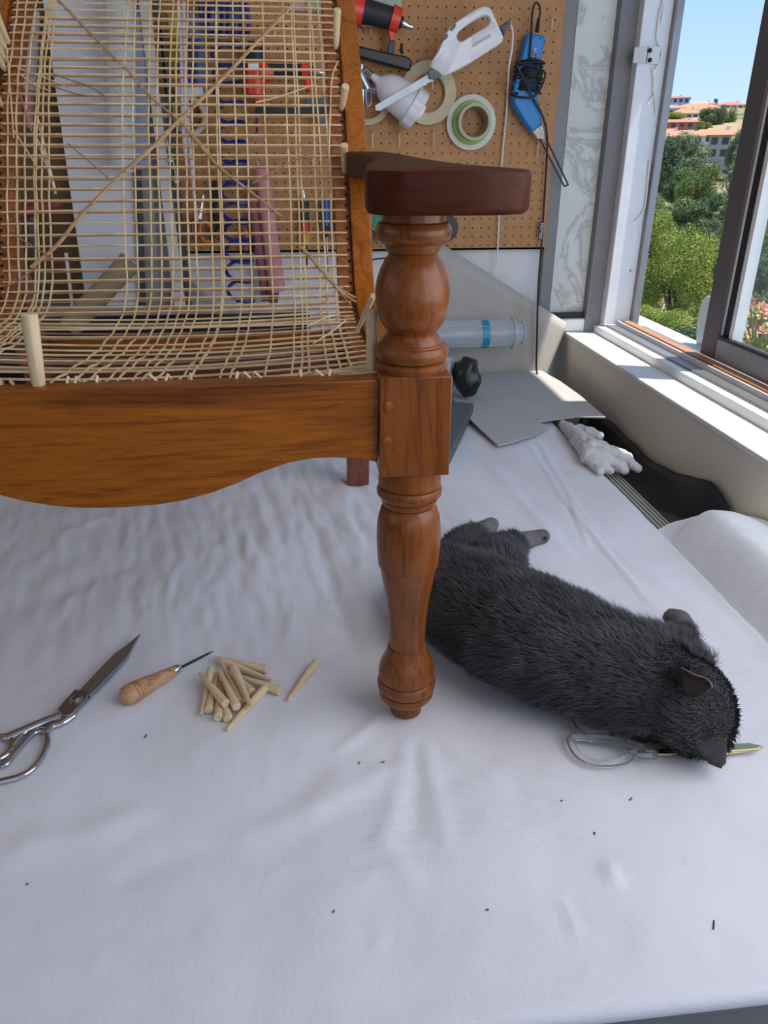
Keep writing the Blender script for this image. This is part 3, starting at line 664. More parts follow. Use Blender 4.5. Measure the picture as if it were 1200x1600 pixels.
M_cream = mat('cream_tape', (206, 190, 158), .6, var=.08); M_whitet = mat('white_tape', (218, 216, 208), .6)
tape_roll(668, 146, .068, .043, .011, 2.028, M_cream, 'flat cream masking tape roll partly behind the serrated blade')
tape_roll(574, 155, .056, .044, .011, 2.028, M_cream, 'narrow cream tape roll peeking out beside the right chair rail')
tape_roll(298, 182, .0415, .033, .03, 2.026, mat('clear_tape', (196, 190, 176), .4), 'pale tape ring seen through the middle of the cane')
g = tape_roll(735, 192, .061, .034, .012, 2.028, M_whitet, 'wide white and green tape reel hanging below the electric knife')
ob = MB().quad_strip([[V((cos(2 * pi * k / 44) * r, -d, sin(2 * pi * k / 44) * r)) for k in range(44)] for d, r in ((.0121, .034), (.0121, .049), (.026, .047), (.026, .034), (.0121, .034))], caps=False).build('green_tape', mat('green_tape', (150, 186, 104), .5), g)
MB().quad_strip([[V((cos(2 * pi * k / 44) * r, -d, sin(2 * pi * k / 44) * r)) for k in range(44)] for d, r in ((.0262, .0335), (.0262, .0410), (.052, .0400), (.052, .0335), (.0262, .0335))], caps=False).build('inner_tape', mat('grey_tape', (176, 176, 150), .5), g)
tag(hook(733, 172, .016).build('wire_hook', M_steel), 'wire hook holding the green and white tape reel', 'hook', 'wire hooks in the pegboard')
tag(hook(676, 128, .014).build('wire_hook', M_steel), 'wire hook inside the cream tape roll under the blade clamp', 'hook', 'wire hooks in the pegboard')

# ------------------------------------------------------------------ red air tool at the top, spray gun below it
M_red = mat('red_plastic', (222, 58, 42), .35, var=.1); M_dk = mat('dark_grip', (36, 38, 44), .55)
ns = thing('air_nailer', 'red and black air nailer with silver fitting to the right of the chair rail', 'nail gun', tuple(yt(590, 40, 2.0)))
def rod(parts_, parent):
    for nm, p, r, m in parts_: MB().tube(p, r, 16).build(nm, m, parent)
rod([('body', [yt(540, 12, 1.985), yt(550, 14, 1.985), yt(567, 19, 1.985)], [.036, .036, .030], M_red), ('grip', [yt(566, 16, 1.985), yt(613, 29, 1.985)], [.025, .023], M_dk), ('collar', [yt(611, 28, 1.985), yt(624, 33, 1.985)], [.028, .026], M_red),
     ('neck', [yt(624, 33, 1.985), yt(629, 35, 1.985)], .012, M_blk), ('air_fitting', [yt(628, 36, 1.985), yt(634, 38, 1.985), yt(639, 41, 1.985), yt(645, 43, 1.985)], [.009, .009, .006, .006], M_chrome)], ns)
prism_px([(606, 42), (618, 46), (617, 64), (609, 63)], 1.978, .02, 'strut', M_red, ns, .002); prism_px([(608, 63), (618, 64), (615, 85), (605, 83)], 1.979, .018, 'strut', mat('strut_dark', (62, 64, 70), .5), ns, .002)
prism_px([(553, 69), (580, 76), (610, 83), (634, 87), (643, 93), (644, 97), (641, 111), (620, 105), (585, 96), (553, 87)], 1.973, .03, 'magazine', M_blk, ns, .004)
MB().tube(spline([yt(629, 84, 1.985), yt(627, 76, 1.983), yt(628, 68, 1.983)], 4), .0035, 8).build('latch', M_blk, ns)
MB().tube(spline([yt(556, 38, 1.99), yt(566, 44, 1.98), yt(569, 52, 1.98)], 4), .0015, 6).build('trigger_spring', M_blk, ns)
tag(hook(580, 38, .016).tube([yt(556, 40, 2.01), yt(580, 40, 2.01)], .0014, 6).build('wire_hook', M_steel), 'wire hook under the black grip of the air nailer', 'hook', 'wire hooks in the pegboard')
sg = thing('spray_gun', 'metal spray gun with a big white plastic cup hanging tilted under the nailer', 'spray gun', tuple(yt(610, 150, 2.0)))
a, b = yt(583, 120, 1.972), yt(660, 180, 1.972); ax_ = (b - a)
pf = [(-.004, .006), (.002, .009), (.010, .011), (.016, .020), (.026, .033), (.042, .042), (.060, .0455), (.076, .046), (.088, .0475)]
L = ax_.length; MB().lathe([(d * L / .118, r * .86) for d, r in pf], a, ax_, 36).build('cup', mat('cup_white', (226, 222, 228), .35), sg)
lidm = MB(); n = 60; lid = []
for d, r, rb in ((.086, .049, 0), (.087, .051, 1), (.106, .0505, 1), (.109, .048, 0), (.1095, .03, 0)):
    u = V((0, 1, 0)); a_n = ax_.normalized(); u = (u - a_n * u.dot(a_n)).normalized(); w_ = a_n.cross(u)
    lid.append([a + a_n * (d * L / .118) + (u * cos(2 * pi * k / n) + w_ * sin(2 * pi * k / n)) * (r * .88 + (.0016 if rb and (k // 3) % 2 else 0)) for k in range(n)])
lidm.quad_strip(lid).build('ribbed_lid', M_wplast, sg, smooth=30)
MB().lathe([(.109 * L / .118, .022), (.116 * L / .118, .020), (.117 * L / .118, .012)], a, ax_, 24).build('lid_cap', M_wplast, sg)
gm_ = mat('gun_metal', (168, 168, 172), .25, .9)
for p, r in (([yt(565, 101, 1.985), yt(564, 112, 1.985)], .008), ([yt(570, 108, 1.985), yt(584, 120, 1.98)], .006), ([yt(560, 112, 1.985), yt(574, 140, 1.985)], .013), ([yt(570, 140, 1.985), yt(588, 142, 1.98)], .009), ([yt(566, 140, 1.985), yt(566, 165, 1.985)], .010)):
    MB().tube(p, r, 12).build('gun_pipe', gm_, sg)
MB().tube(spline([yt(572, 140, 1.975), yt(572, 162, 1.972), yt(576, 165, 1.972), yt(580, 160, 1.972), yt(580, 142, 1.975)], 4), .0026, 8).build('trigger', M_chrome, sg)
pr = prism_px([(540, -10), (628, -10), (627, 27), (612, 24), (596, 20), (540, 8)], 2.022, .004, 'print_sheet', mat('pale_print', (176, 190, 178), .6, var=.18, scale=25), None); tag(pr, 'pale green patterned sheet behind the air nailer at the top', 'sheet')
# green plastic tool and toothed black wheel behind the arm post
gt = thing('green_tool', 'green plastic hand tool hanging behind the turned arm post', 'tool', tuple(yt(590, 350, 2.0)))
prism_px([(574, 322), (581, 324), (598, 340), (605, 352), (606, 380), (600, 380), (586, 366), (576, 350)], 1.99, .03, 'handle', mat('green_plastic', (24, 128, 84), .4), gt, .004)
MB().tube(spline([yt(578, 346, 1.985), yt(583, 362, 1.985), yt(598, 378, 1.985)], 4), .0016, 6).build('rubber_line', M_blk, gt)
for x, y in ((588, 343), (592, 378), (583, 358)): MB().ball(yt(x, y, 1.986), .0022, 8, 6).build('rivet', M_steel, gt)
wl = thing('toothed_wheel', 'black toothed wheel hanging on the pegboard right behind the arm post', 'wheel', tuple(yt(700, 357, 2.0)))
c0 = yt(697, 357, 1.995); pts = []
for k in range(96): r = .0335 if k % 2 else .0300; pts.append(c0 + V((cos(2 * pi * k / 96) * r, 0, sin(2 * pi * k / 96) * r)))
MB().prism(pts, (0, .018, 0)).build('rim', M_blk, wl, smooth=0); MB().lathe([(-.006, .012), (.03, .012)], c0, (0, 1, 0), 20).build('hub', M_gplast, wl)
bcb = MB().tube(spline([yt(578, 408, 2.04), yt(585, 405, 2.02), yt(596, 404, 2.02), yt(612, 402, 2.03)], 4), .002, 8).build('loose_cable', M_cordb); tag(bcb, 'short black cable on the white wall beside the arm post', 'cable')
# ------------------------------------------------------------------ cardboard, tubes and rags at the far end of the table
M_card = mat('grey_card', (184, 177, 168), .75, var=.04, scale=20, bump=.05); M_card2 = mat('grey_card_light', (186, 183, 182), .75, var=.03, scale=16, bump=.05)
def sheet(fn, nu, nv, th, name, m, label=None, cat='sheet', smooth=60, parent=None):
    """thin curved sheet: fn(u, v) gives the points, thickness th downwards / backwards"""
    me = MB(); P = [[V(fn(i / nu, j / nv)) for i in range(nu + 1)] for j in range(nv + 1)]
    for r_ in P: me.v += r_
    W = nu + 1
    me.f += [(j * W + i, j * W + i + 1, (j + 1) * W + i + 1, (j + 1) * W + i) for j in range(nv) for i in range(nu)]
    o = me.build(name, m, parent, smooth=smooth); s_ = o.modifiers.new('thickness', 'SOLIDIFY'); s_.thickness = th; s_.offset = 0
    if label: tag(o, label, cat)
    return o
def poly_fn(P):
    a, b, c, d = [V(p) for p in P]
    return lambda u, v: a.lerp(b, u).lerp(d.lerp(c, u), v)
# board leaning on the wall, its right corner bending towards the sill
A, B, C_, D = yt(640, 349, 2.020), yt(886, 505, 2.026), yt(846, 592, 2.004), yt(640, 600, 2.005)
def lean(u, v):
    p = A.lerp(B, u).lerp(D.lerp(C_, u), v); p.y -= .030 * max(0, 1 - abs(p.x - .655) / .085); return p
sheet(lean, 48, 8, .003, 'cardboard', M_card, 'grey cardboard panel leaning against the back wall near the window corner', 'cardboard')
# sheet lying on the cloth (outline as a fan of strips)
ol = [(700, 580), (720, 573), (750, 570), (780, 569), (815, 572), (845, 582), (875, 600), (905, 622), (946, 657), (900, 653), (838, 657.5), (859, 664), (835, 678), (797, 690), (778, 694), (739, 658), (700, 612)]
top_ = [zt(a, b, .014) for a, b in ol]
for p in top_:
    p.y = min(p.y, 1.985)
    p.z = .012 + .012 * max(0, (p.x - .55) / .15)
MB().prism(top_, (0, 0, -.003)).build('cardboard', M_card2, None, smooth=0)
tag(bpy.data.objects['cardboard.001'], 'grey cardboard sheet lying flat on the far right of the cloth', 'cardboard')
gb_ = thing('grey_slab', 'dark grey foam slab lying on the cloth behind the chair leg block', 'slab', tuple(zt(690, 690, 0)))
P4 = [zt(707, 719, .006), zt(740, 658, .006), zt(676, 655, .006), zt(640, 712, .006)]
gbt = [zt(704, 703, .034), zt(740, 630, .034), zt(676, 625, .034), zt(640, 700, .034)]
gbt = [V((p.x, p.y, .034)) for p in gbt]
MB().quad_strip([[V((p.x, p.y, .005)) for p in gbt], gbt]).build('slab', mat('slab_grey', (92, 97, 104), .7), gb_, bevel=.001)
# clear tubes on a long black case
M_case = mat('black_case', (30, 30, 34), .55, var=.2); M_pad = mat('black_padding', (26, 27, 34), .6, var=.2)
lc = thing('storage_case', 'long low black case against the back wall behind the chair', 'case', (-.4, 1.9, 0))
MB().box((-1.1, 1.80, .004), (.12, 1.965, .060)).build('body', M_case, lc, bevel=.004)
MB().box((-1.1, 1.968, .004), (.02, 2.026, .186)).build('back_box', M_pad, lc, bevel=.006)
cg = NT('clear_plastic'); a_ = cg.add('BsdfTransparent'); b_ = cg.add('BsdfPrincipled'); c_ = cg.add('MixShader'); lw = cg.add('LayerWeight', i_Blend=.42)
b_.inputs['Base Color'].default_value = (*s2l((214, 220, 226)), 1); b_.inputs['Roughness'].default_value = .22; a_.inputs[0].default_value = (.92, .95, .97, 1)
mp_ = cg.add('MapRange'); mp_.inputs[3].default_value = .46; mp_.inputs[4].default_value = .95; cg.link(lw.outputs['Facing'], mp_.inputs[0])
cg.link(mp_.outputs[0], c_.inputs[0]); cg.link(a_.outputs[0], c_.inputs[1]); cg.link(b_.outputs[0], c_.inputs[2]); cg.link(c_.outputs[0], cg.o.inputs[0]); M_clear = cg.m
M_bluet = mat('blue_tape', (28, 148, 186), .35)
def clear_tube(p, q, R_, tapes, label, flange=True):
    p, q = V(p), V(q); d = (q - p).normalized(); L = (q - p).length
    r = thing('clear_tube', label, 'tube', tuple((p + q) / 2 - V((0, 0, R_))))
    n = 8; prof_ = [(0, R_ * .97), (.002, R_)]
    MB().lathe([(0, R_), (L - .032, R_)], p, d, 28, caps=False).build('tube', M_clear, r)
    for k in range(n): # moulded ribs along the tube
        a = 2 * pi * k / n; u = V((0, 0, 1)); w_ = d.cross(u); o = (u * cos(a) + w_ * sin(a)) * R_
        MB().tube([p + o, p + d * (L - .034) + o], .0016, 6).build('rib', M_clear, r)
    for t_ in tapes: MB().lathe([(t_ * L, R_ + .0012), (t_ * L + .019, R_ + .0012)], p, d, 28, caps=False).build('blue_band', M_bluet, r)
    for t_ in (.58, .60, .86): MB().lathe([(t_ * L, R_ + .0008), (t_ * L + .006, R_ + .0008)], p, d, 28, caps=False).build('moulded_ring', M_clear, r)
    if flange:
        MB().lathe([(L - .034, R_ * 1.02), (L - .033, R_ * 1.18), (L - .029, R_ * 1.18), (L - .028, R_ * .74), (L - .006, R_ * .74), (L - .005, R_ * .86), (L, R_ * .86), (L, R_ * .5)], p, d, 28).build('cap', M_clear, r)
    return r
clear_tube(yt(560, 528, 1.935), yt(818, 520, 1.930), .0355, (.735,), 'clear plastic tube with blue tape band lying behind the leg', True)
clear_tube(yt(270, 555, 1.885), yt(545, 550, 1.885), .037, (.25, .62), 'clear tube with two blue bands seen low through the cane', True)
rl = thing('wrapped_roll', 'roll wrapped in pale film with a crumpled black bin bag over its end', 'roll', tuple(yt(705, 550, 1.76)))
p, q = yt(664, 556, 1.80), yt(724, 547, 1.76); p.z = q.z = .072
rl0 = MB().lathe([(-.06, .040), (.06, .043), (.072, .040)], p, (q - p), 24).build('film_roll', mat('pale_film', (176, 182, 190), .3, var=.25, scale=50, bump=.5, bscale=120), rl)
cr = MB(); cc = q + V((.012, 0, 0)); cr.ball(cc, .046, 26, 18, (.70, .95, 1.0))
for i, v in enumerate(cr.v):
    k = (v - cc); cr.v[i] = cc + k * (1 + .30 * noise.noise(k * 34) + .16 * noise.noise(k * 80))
cr.build('bin_bag', mat('bin_bag', (24, 25, 28), .35, bump=.3, bscale=200), rl, smooth=28)
# stack of card sheets standing in the gap beside the table
M_edge = mat('card_edge', (168, 162, 152), .8)
for k in range(9):
    x = .578 + k * .0046; m = MB().box((x, 1.00 + .004 * (k % 3), -.55), (x + .0032, 1.66 - .01 * (k % 2), -.014 - .002 * (k % 2) - .0006 * k)).build('card_sheet', M_edge)
    tag(m, 'thin grey card sheet standing on edge in the tight stack beside the table', 'cardboard', 'card sheets stacked beside the table')
# black leather piece draped in the gap
Lp = [zt(a, b, -.03) for a, b in ((840, 655), (880, 668), (930, 690), (975, 728), (1005, 762), (1040, 800))]
Lp = [V((.628, 1.66 - .68 * i / 5, -.075 + .002 * i)) for i in range(6)]
Rp = [V((.695, 1.72, .004)), V((.722, 1.60, -.012)), V((.728, 1.44, -.027)), V((.728, 1.30, -.012)), V((.727, 1.17, .020)), V((.729, 1.10, .006))]
Ls, Rs = spline(Lp, 5), spline(Rp, 5)
def drape(u, v):
    i = min(len(Ls) - 1, int(round(v * (len(Ls) - 1)))); p = Ls[i].lerp(Rs[i], u); p.z += -.03 * sin(pi * u) + .006 * noise.noise(p * 14); return p
sheet(drape, 10, 25, .003, 'black_leather', mat('black_leather', (20, 24, 30), .5, var=.2, bump=.1), 'black leather offcut drooping in the gap between table and window wall', 'leather')

# ------------------------------------------------------------------ soft bodies grown from overlapping blobs
def grow(name, build, voxel, m, smooth_it=6, parent=None, decimate=None):
    """one continuous surface: overlapping closed shapes fused by a voxel remesh and smoothed"""
    b = MB(); build(b); ob = b.build('blank', None, None, smooth=0); 
    md = ob.modifiers.new('r', 'REMESH'); md.mode = 'VOXEL'; md.voxel_size = voxel; md.adaptivity = 0
    sm = ob.modifiers.new('s', 'SMOOTH'); sm.factor = .5; sm.iterations = smooth_it
    dg = bpy.context.evaluated_depsgraph_get(); me = bpy.data.meshes.new_from_object(ob.evaluated_get(dg)); bpy.data.objects.remove(ob)
    me.name = name; me.materials.clear(); me.materials.append(m); me.shade_smooth()
    o = bpy.data.objects.new(name, me); COL.objects.link(o)
    if parent is not None:
        L = ORIG[parent.name]; me.transform(Matrix.Translation(-L)); o.parent = parent; ORIG[o.name] = L
    return o
def chain(b, pts, n=14):
    """capsules of changing radius: pts = (point, radius) with optional flattening"""
    for (p, r), (q, s) in zip(pts, pts[1:]):
        p, q = V(p), V(q); k = max(2, int((q - p).length / (min(r, s) * .45)) + 1)
        for i in range(k + 1): b.ball(p.lerp(q, i / k), r + (s - r) * i / k, n, 9)
M_glove = mat('glove_cotton', (206, 206, 204), .9, var=.10, scale=60, bump=.4, bscale=300)
def glv(b):
    z = lambda x, y, h: zt(x, y, h)
    chain(b, [(z(880, 662, .012), .010), (z(893, 674, .014), .016), (z(908, 690, .018), .020), (z(925, 703, .018), .024), (z(942, 708, .016), .022)])
    chain(b, [(z(905, 672, .012), .013), (z(922, 676, .016), .013), (z(937, 682, .012), .010)])
    chain(b, [(z(940, 704, .018), .020), (z(960, 712, .010), .0145), (z(980, 720, .004), .013), (z(996, 732, -.004), .0095)])
    chain(b, [(z(936, 712, .018), .018), (z(952, 720, .012), .0145), (z(968, 728, .004), .0125), (z(977, 736, -.002), .009)])
    chain(b, [(z(922, 712, .018), .019), (z(934, 722, .012), .015), (z(944, 731, .006), .011), (z(954, 735, .002), .0085)])
    chain(b, [(z(912, 700, .016), .016), (z(926, 722, .010), .012), (z(938, 737, .006), .0085)])
    chain(b, [(z(946, 704, .020), .015), (z(964, 708, .008), .0125), (z(982, 715, -.002), .011)])
gv = grow('work_glove', glv, .0026, M_glove, 2); tag(gv, 'crumpled grey-white cotton work glove lying over the table edge', 'glove')
for v in gv.data.vertices: v.co += v.normal * (.0028 * noise.noise(v.co * 60) + .0015 * noise.noise(v.co * 140))
# white wadding bulging out of the gap at the right
M_wad = NT('wadding'); t_ = M_wad; t_.link(t_.ramp(t_.noise(t_.coord(), 60, 5), [(.3, s2l((236, 239, 244))), (.7, s2l((246, 248, 252)))]), t_.b.inputs['Base Color']); t_.set(Roughness=1., Sheen_Weight=.4); t_.bump(t_.noise(t_.coord(), 160, 4), .2, .002)
wm = MB(); NU, NV = 40, 60
def wad(u, v):
    Y = 1.075 - .80 * v; a = u; e = min(1, v / .16)
    x = .571 + .161 * a; top = .030 + .030 * sin(pi * min(1, a * 1.0 + .12)) ** .8 * (e * (2 - e)) + .002 * a
    far = 1.05 + .05 * a - .02 * a * a
    if v < .1: Y = far + (Y - 1.075)
    edge = 1 - (1 - min(1, a / .35)) ** 2
    z = -.012 + (top + .012) * edge * (.25 + .75 * e * (2 - e)) + .004 * noise.noise(V((x * 9, Y * 7, 1))) + .0006 * noise.noise(V((x * 60, Y * 60, 5)))
    return V((x, Y, z))
P = [[wad(i / NU, j / NV) for i in range(NU + 1)] for j in range(NV + 1)]
rg = []
for j in range(NV + 1):
    r_ = P[j] + [V((.732, P[j][-1].y, -.16)), V((.60, P[j][0].y, -.2)), V((.576, P[j][0].y, -.06))]; rg.append(r_)
wm.quad_strip(rg); wo_ = wm.build('wadding', t_.m, None, smooth=60); tag(wo_, 'puffy white wadding stuffed between the table edge and the window wall', 'wadding')

# ------------------------------------------------------------------ boards, rolls and bags leaning on the wall left behind the cane
def plank(pts, y, th, name, m, label, cat, bevel=0):
    o = prism_px(pts, y, th, name, m, None, bevel); tag(o, label, cat); return o
BB = 1.995
plank([(0, -30), (66, -30), (137, 476), (-40, 476)], 2.012, .012, 'shade_panel', mat('shade_panel', (104, 78, 46), .7, var=.08), 'dark brown panel put in for the shaded background left behind the white panel', 'board')  # dark colour holds the shade on the pegboard and boards there
plank([(62, -30), (200, -30), (231, 478), (135, 478)], 1.985, .012, 'foam_board', mat('foam_white', (226, 228, 236), .6, var=.02), 'large white foam panel leaning behind the left part of the cane', 'panel', .002)
M_bub = mat('bubble_wrap', (196, 204, 206), .3, var=.14, scale=90, bump=1.0, bscale=170)
bw = MB().lathe([(-.002, .012), (0, .0315), (.24, .034), (.62, .034)], yt(190, 266, 1.925), yt(186, 0, 1.925) - yt(190, 266, 1.925), 24).build('bubble_wrap_roll', M_bub); tag(bw, 'silvery bubble wrap roll standing upright in front of the white panel', 'roll')
M_gp = mat('grey_board', (150, 150, 146), .7, var=.15, scale=18); M_gp2 = mat('pale_board', (206, 206, 206), .6, var=.05); M_gp3 = mat('bluish_board', (164, 174, 204), .5, var=.06); M_dgp = mat('slate_board', (70, 72, 74), .6, var=.1)
for pts, y, m, l in [([(196, -20), (210, -20), (228, 478), (216, 478)], 1.975, M_dgp, 'narrow slate strip right beside the white foam panel'),
                     ([(205, 10), (229, 10), (232, 262), (208, 262)], 1.968, M_gp3, 'short bluish strip right of the bubble wrap roll'),
                     ([(205, 200), (234, 200), (250, 480), (222, 480)], 1.982, M_gp, 'weathered grey board below the bluish strip'),
                     ([(214, -20), (233, -20), (249, 150), (290, 478), (272, 478), (240, 200)], 1.960, M_gp2, 'long whitish bent strip crossing in front of the grey boards'),
                     ([(232, 150), (262, 150), (296, 478), (246, 478)], 1.990, M_gp, 'wide weathered grey board behind the whitish strip'),
                     ([(234, -20), (247, -20), (262, 150), (258, 150)], 1.972, M_dgp, 'dark slate strip at the top of the board cluster'),
                     ([(248, 40), (256, 40), (300, 478), (290, 478)], 1.972, M_dgp, 'slanting dark strip right of the wide grey board'),
                     ([(292, 440), (300, 440), (346, 484), (292, 484)], 1.998, M_gp, 'low greenish grey board corner standing on the black case')]:
    plank(pts, y, .006, 'board_strip', m, l, 'board', .0008)
M_lav = mat('lavender_tube', (196, 190, 216), .4)
for k, (pl, l) in enumerate([([(287, -10), (288, 60), (294, 190), (302, 290), (308, 345)], 'lavender plastic tube hanging rightmost beside the boards'), ([(278, -10), (283, 80), (286, 200), (292, 260)], 'lavender plastic tube hanging left of the longer one')]):
    o = MB().tube(spline([yt(a, b, 1.962) for a, b in pl], 6), .0042, 8).build('hanging_tube', M_lav); tag(o, l, 'tube')
for k, (x, y) in enumerate([(266, 250), (276, 283)]):
    a = yt(x, y, 1.950); o = MB().ball(a, .0058, 12, 8).tube([a, a + V((-.004, 0, .06))], .001, 5).build('ball_chain_end', M_wplast); tag(o, ['white bead on a cord in front of the grey boards, upper one', 'white bead on a cord in front of the grey boards, lower one'][k], 'bead')
ctb = MB(); a, b = yt(204, 408, 1.915), yt(108, 512, 1.88); ctb.lathe([(0, .020), (0, .0265), ((b - a).length, .0265)], a, b - a, 24)
o = ctb.build('cardboard_tube', mat('kraft_tube', (158, 140, 112), .7, var=.08)); tag(o, 'kraft cardboard tube leaning slantwise in front of the white foam panel', 'tube')
o = MB().tube([yt(103, 395, 1.97), yt(114, 486, 1.965)], .0042, 10).build('white_rod', M_wplast); tag(o, 'thin white rod standing before the dark brown panel', 'rod')
pkb = thing('bagged_roll', 'pink roll in a clear bag hanging at the far left behind the cane', 'bag', tuple(yt(48, 200, 1.98)))
MB().tube(spline([yt(52, 22, 1.975), yt(48, 60, 1.975), yt(44, 110, 1.975), yt(48, 200, 1.975)], 4), [.016] * 5 + [.022] * 5 + [.018] * 3, 14, flat=.4).build('pink_roll', mat('pink_fabric', (204, 128, 150), .7, var=.15), pkb)
MB().tube(spline([yt(52, 16, 1.972), yt(50, 60, 1.972), yt(46, 140, 1.972)], 4), .027, 14, flat=.45).build('clear_bag', M_clear, pkb)
rb = MB().tube(spline([yt(26, 335, 1.97), yt(60, 326, 1.965), yt(96, 318, 1.97)], 4), [.010, .012, .013, .013, .014, .013, .012, .010, .008], 10).build('red_clamp', mat('dull_red', (150, 62, 62), .5)); tag(rb, 'dull red bar clamp across the dark panel at the left', 'clamp')
gt2 = MB().tube(spline([yt(50, 322, 1.975), yt(54, 380, 1.975), yt(72, 470, 1.975)], 4), .011, 10).build('grey_handle', mat('slate_plastic', (72, 78, 86), .5)); tag(gt2, 'slate grey tool handle below the red clamp', 'tool')
M_rs = mat('red_string', (206, 110, 84), .7)
for k, pl in enumerate([[(33, 398), (42, 430), (55, 478)], [(36, 410), (50, 440), (58, 470)], [(30, 395), (34, 440), (44, 480)]]):
    o = MB().tube(spline([yt(a, b, 1.95) for a, b in pl], 5), .0016, 6).build('red_string', M_rs); tag(o, ['orange-red cord hanging left of the slate handle, leftmost strand', 'orange-red cord hanging left of the slate handle, right strand', 'orange-red cord hanging left of the slate handle, middle strand'][k], 'cord')
o = prism_px([(14, 486), (30, 482), (34, 522), (12, 522)], 1.86, .05, 'pale_carton', mat('pale_carton', (190, 204, 222), .5), None, .002); tag(o, 'pale blue carton at the far left low behind the cane', 'box')

# ------------------------------------------------------------------ tools seen through the cane
yp = thing('blister_pack', 'yellow and blue hanging pack seen through the upper cane', 'package', tuple(yt(290, 80, 2.01)))
M_yel = mat('yellow_card', (206, 166, 44), .5)
prism_px([(262, 16), (290, 14), (294, 52), (264, 54)], 2.012, .003, 'yellow_header', M_yel, yp); prism_px([(264, 54), (294, 52), (300, 112), (268, 112)], 2.013, .003, 'yellow_card', mat('mustard_card', (176, 138, 40), .5), yp)
text('lettering', 'Rapid', M_wplast, yp, yt(277, 34, 2.0115), (1, 0, 0), (0, 0, 1), .018)
prism_px([(295, 18), (318, 16), (322, 146), (298, 146)], 2.010, .004, 'blue_card', mat('steel_blue', (104, 126, 160), .5), yp)
prism_px([(276, 134), (316, 134), (318, 148), (274, 148)], 2.006, .004, 'white_label', M_wplast, yp)
for pl in ([(298, 60), (300, 100), (296, 132)], [(310, 60), (308, 95), (306, 132)], [(282, 60), (284, 90), (280, 112)]):
    MB().tube(spline([yt(a, b, 2.0) for a, b in pl], 5), [.006 + .003 * sin(i) for i in range(11)], 10, flat=.5).build('blister', mat('blue_blister', (70, 84, 170), .2, var=.2), yp)
M_hose = mat('blue_hose', (24, 40, 120), .35, var=.15); M_hose
hp = []
for k in range(0, 190):  # coiled hose: loops hanging down behind the cane
    t_ = k / 190; y = 40 + t_ * 440; xc = 352 + 26 * t_ ; an = k * 2 * pi / 13.2; q = yt(xc, y, 1.985); R_ = .032
    hp.append(q + V((cos(an) * R_, -.012 + sin(an) * .014, sin(an) * .012)))
ho = thing('coiled_hose', 'dark blue spiral air hose hanging behind the middle of the cane', 'hose', tuple(yt(360, 60, 1.99)))
MB().tube(spline(hp, 2), .0045, 7).build('spiral', M_hose, ho)
for k in range(7):
    x = 326 + k * 9; MB().tube(spline([yt(x, -20, 1.985), yt(x + 6, 14, 1.97), yt(x + 2 + k, 50 + 3 * (k % 3), 1.975), yt(x - 10, 30, 1.99), yt(x - 14, -20, 1.99)], 5), .0052, 8).build('hose_loop', M_hose, ho)
st = thing('air_stapler', 'red and black air stapler seen through the upper right cane', 'stapler', tuple(yt(440, 120, 2.0)))
rod([('body', [yt(399, 98, 1.985), yt(400, 148, 1.985)], .024, M_red), ('body_foot', [yt(404, 148, 1.985), yt(405, 162, 1.985)], .012, M_red), ('head_cap', [yt(399, 66, 1.985), yt(399, 96, 1.985)], [.018, .023], M_blk), ('grip', [yt(410, 107, 1.985), yt(473, 108, 1.985)], .017, M_dk),
     ('shoulder', [yt(408, 112, 1.985), yt(428, 114, 1.985)], [.026, .016], M_red), ('collar', [yt(471, 108, 1.985), yt(483, 108, 1.985)], .020, M_red), ('neck', [yt(483, 110, 1.985), yt(489, 111, 1.985)], .011, M_blk), ('air_fitting', [yt(489, 112, 1.985), yt(499, 113, 1.985), yt(507, 114, 1.985)], [.006, .008, .005], M_chrome), ('strut', [yt(477, 118, 1.985), yt(484, 142, 1.985)], .009, M_red)], st)
prism_px([(398, 165), (530, 165), (530, 178), (402, 178)], 1.978, .02, 'magazine', M_blk, st, .002); prism_px([(388, 98), (404, 98), (404, 108), (388, 108)], 1.958, .003, 'white_label', M_wplast, st)
prism_px([(398, 170), (403, 176), (403, 208), (400, 208)], 1.985, .008, 'foot_wire', M_blk, st); prism_px([(478, 150), (515, 154), (514, 168), (478, 168)], 1.984, .014, 'rear_block', mat('slate_block', (78, 88, 108), .5), st, .002); prism_px([(495, 178), (516, 178), (508, 190), (498, 194)], 1.984, .012, 'slider', M_gplast, st, .002)
pr2 = thing('hanging_roll', 'dusty pink fabric roll hanging by a clip behind the cane', 'roll', tuple(yt(420, 360, 1.99)))
M_pink = mat('dusty_pink', (196, 134, 140), .8, var=.06)
MB().tube([yt(409, 262, 1.975), yt(432, 445, 1.965), yt(435, 455, 1.965)], [.017, .021, .020], 16).build('roll', M_pink, pr2)
MB().tube([yt(397, 300, 1.995), yt(418, 470, 1.985)], [.018, .016], 14).build('inner_roll', mat('dusty_pink_dark', (150, 96, 102), .8), pr2)
MB().tube([yt(424, 448, 1.965), yt(428, 474, 1.965)], [.021, .010], 12).build('roll_end', mat('maroon', (116, 62, 66), .7), pr2)
MB().tube([yt(402, 252, 1.98), yt(410, 268, 1.975)], .005, 10).build('clip', M_chrome, pr2)
sd = thing('screwdriver', 'screwdriver with black, red and yellow handle behind the cane', 'screwdriver', tuple(yt(476, 350, 2.0)), 'screwdrivers on the pegboard')
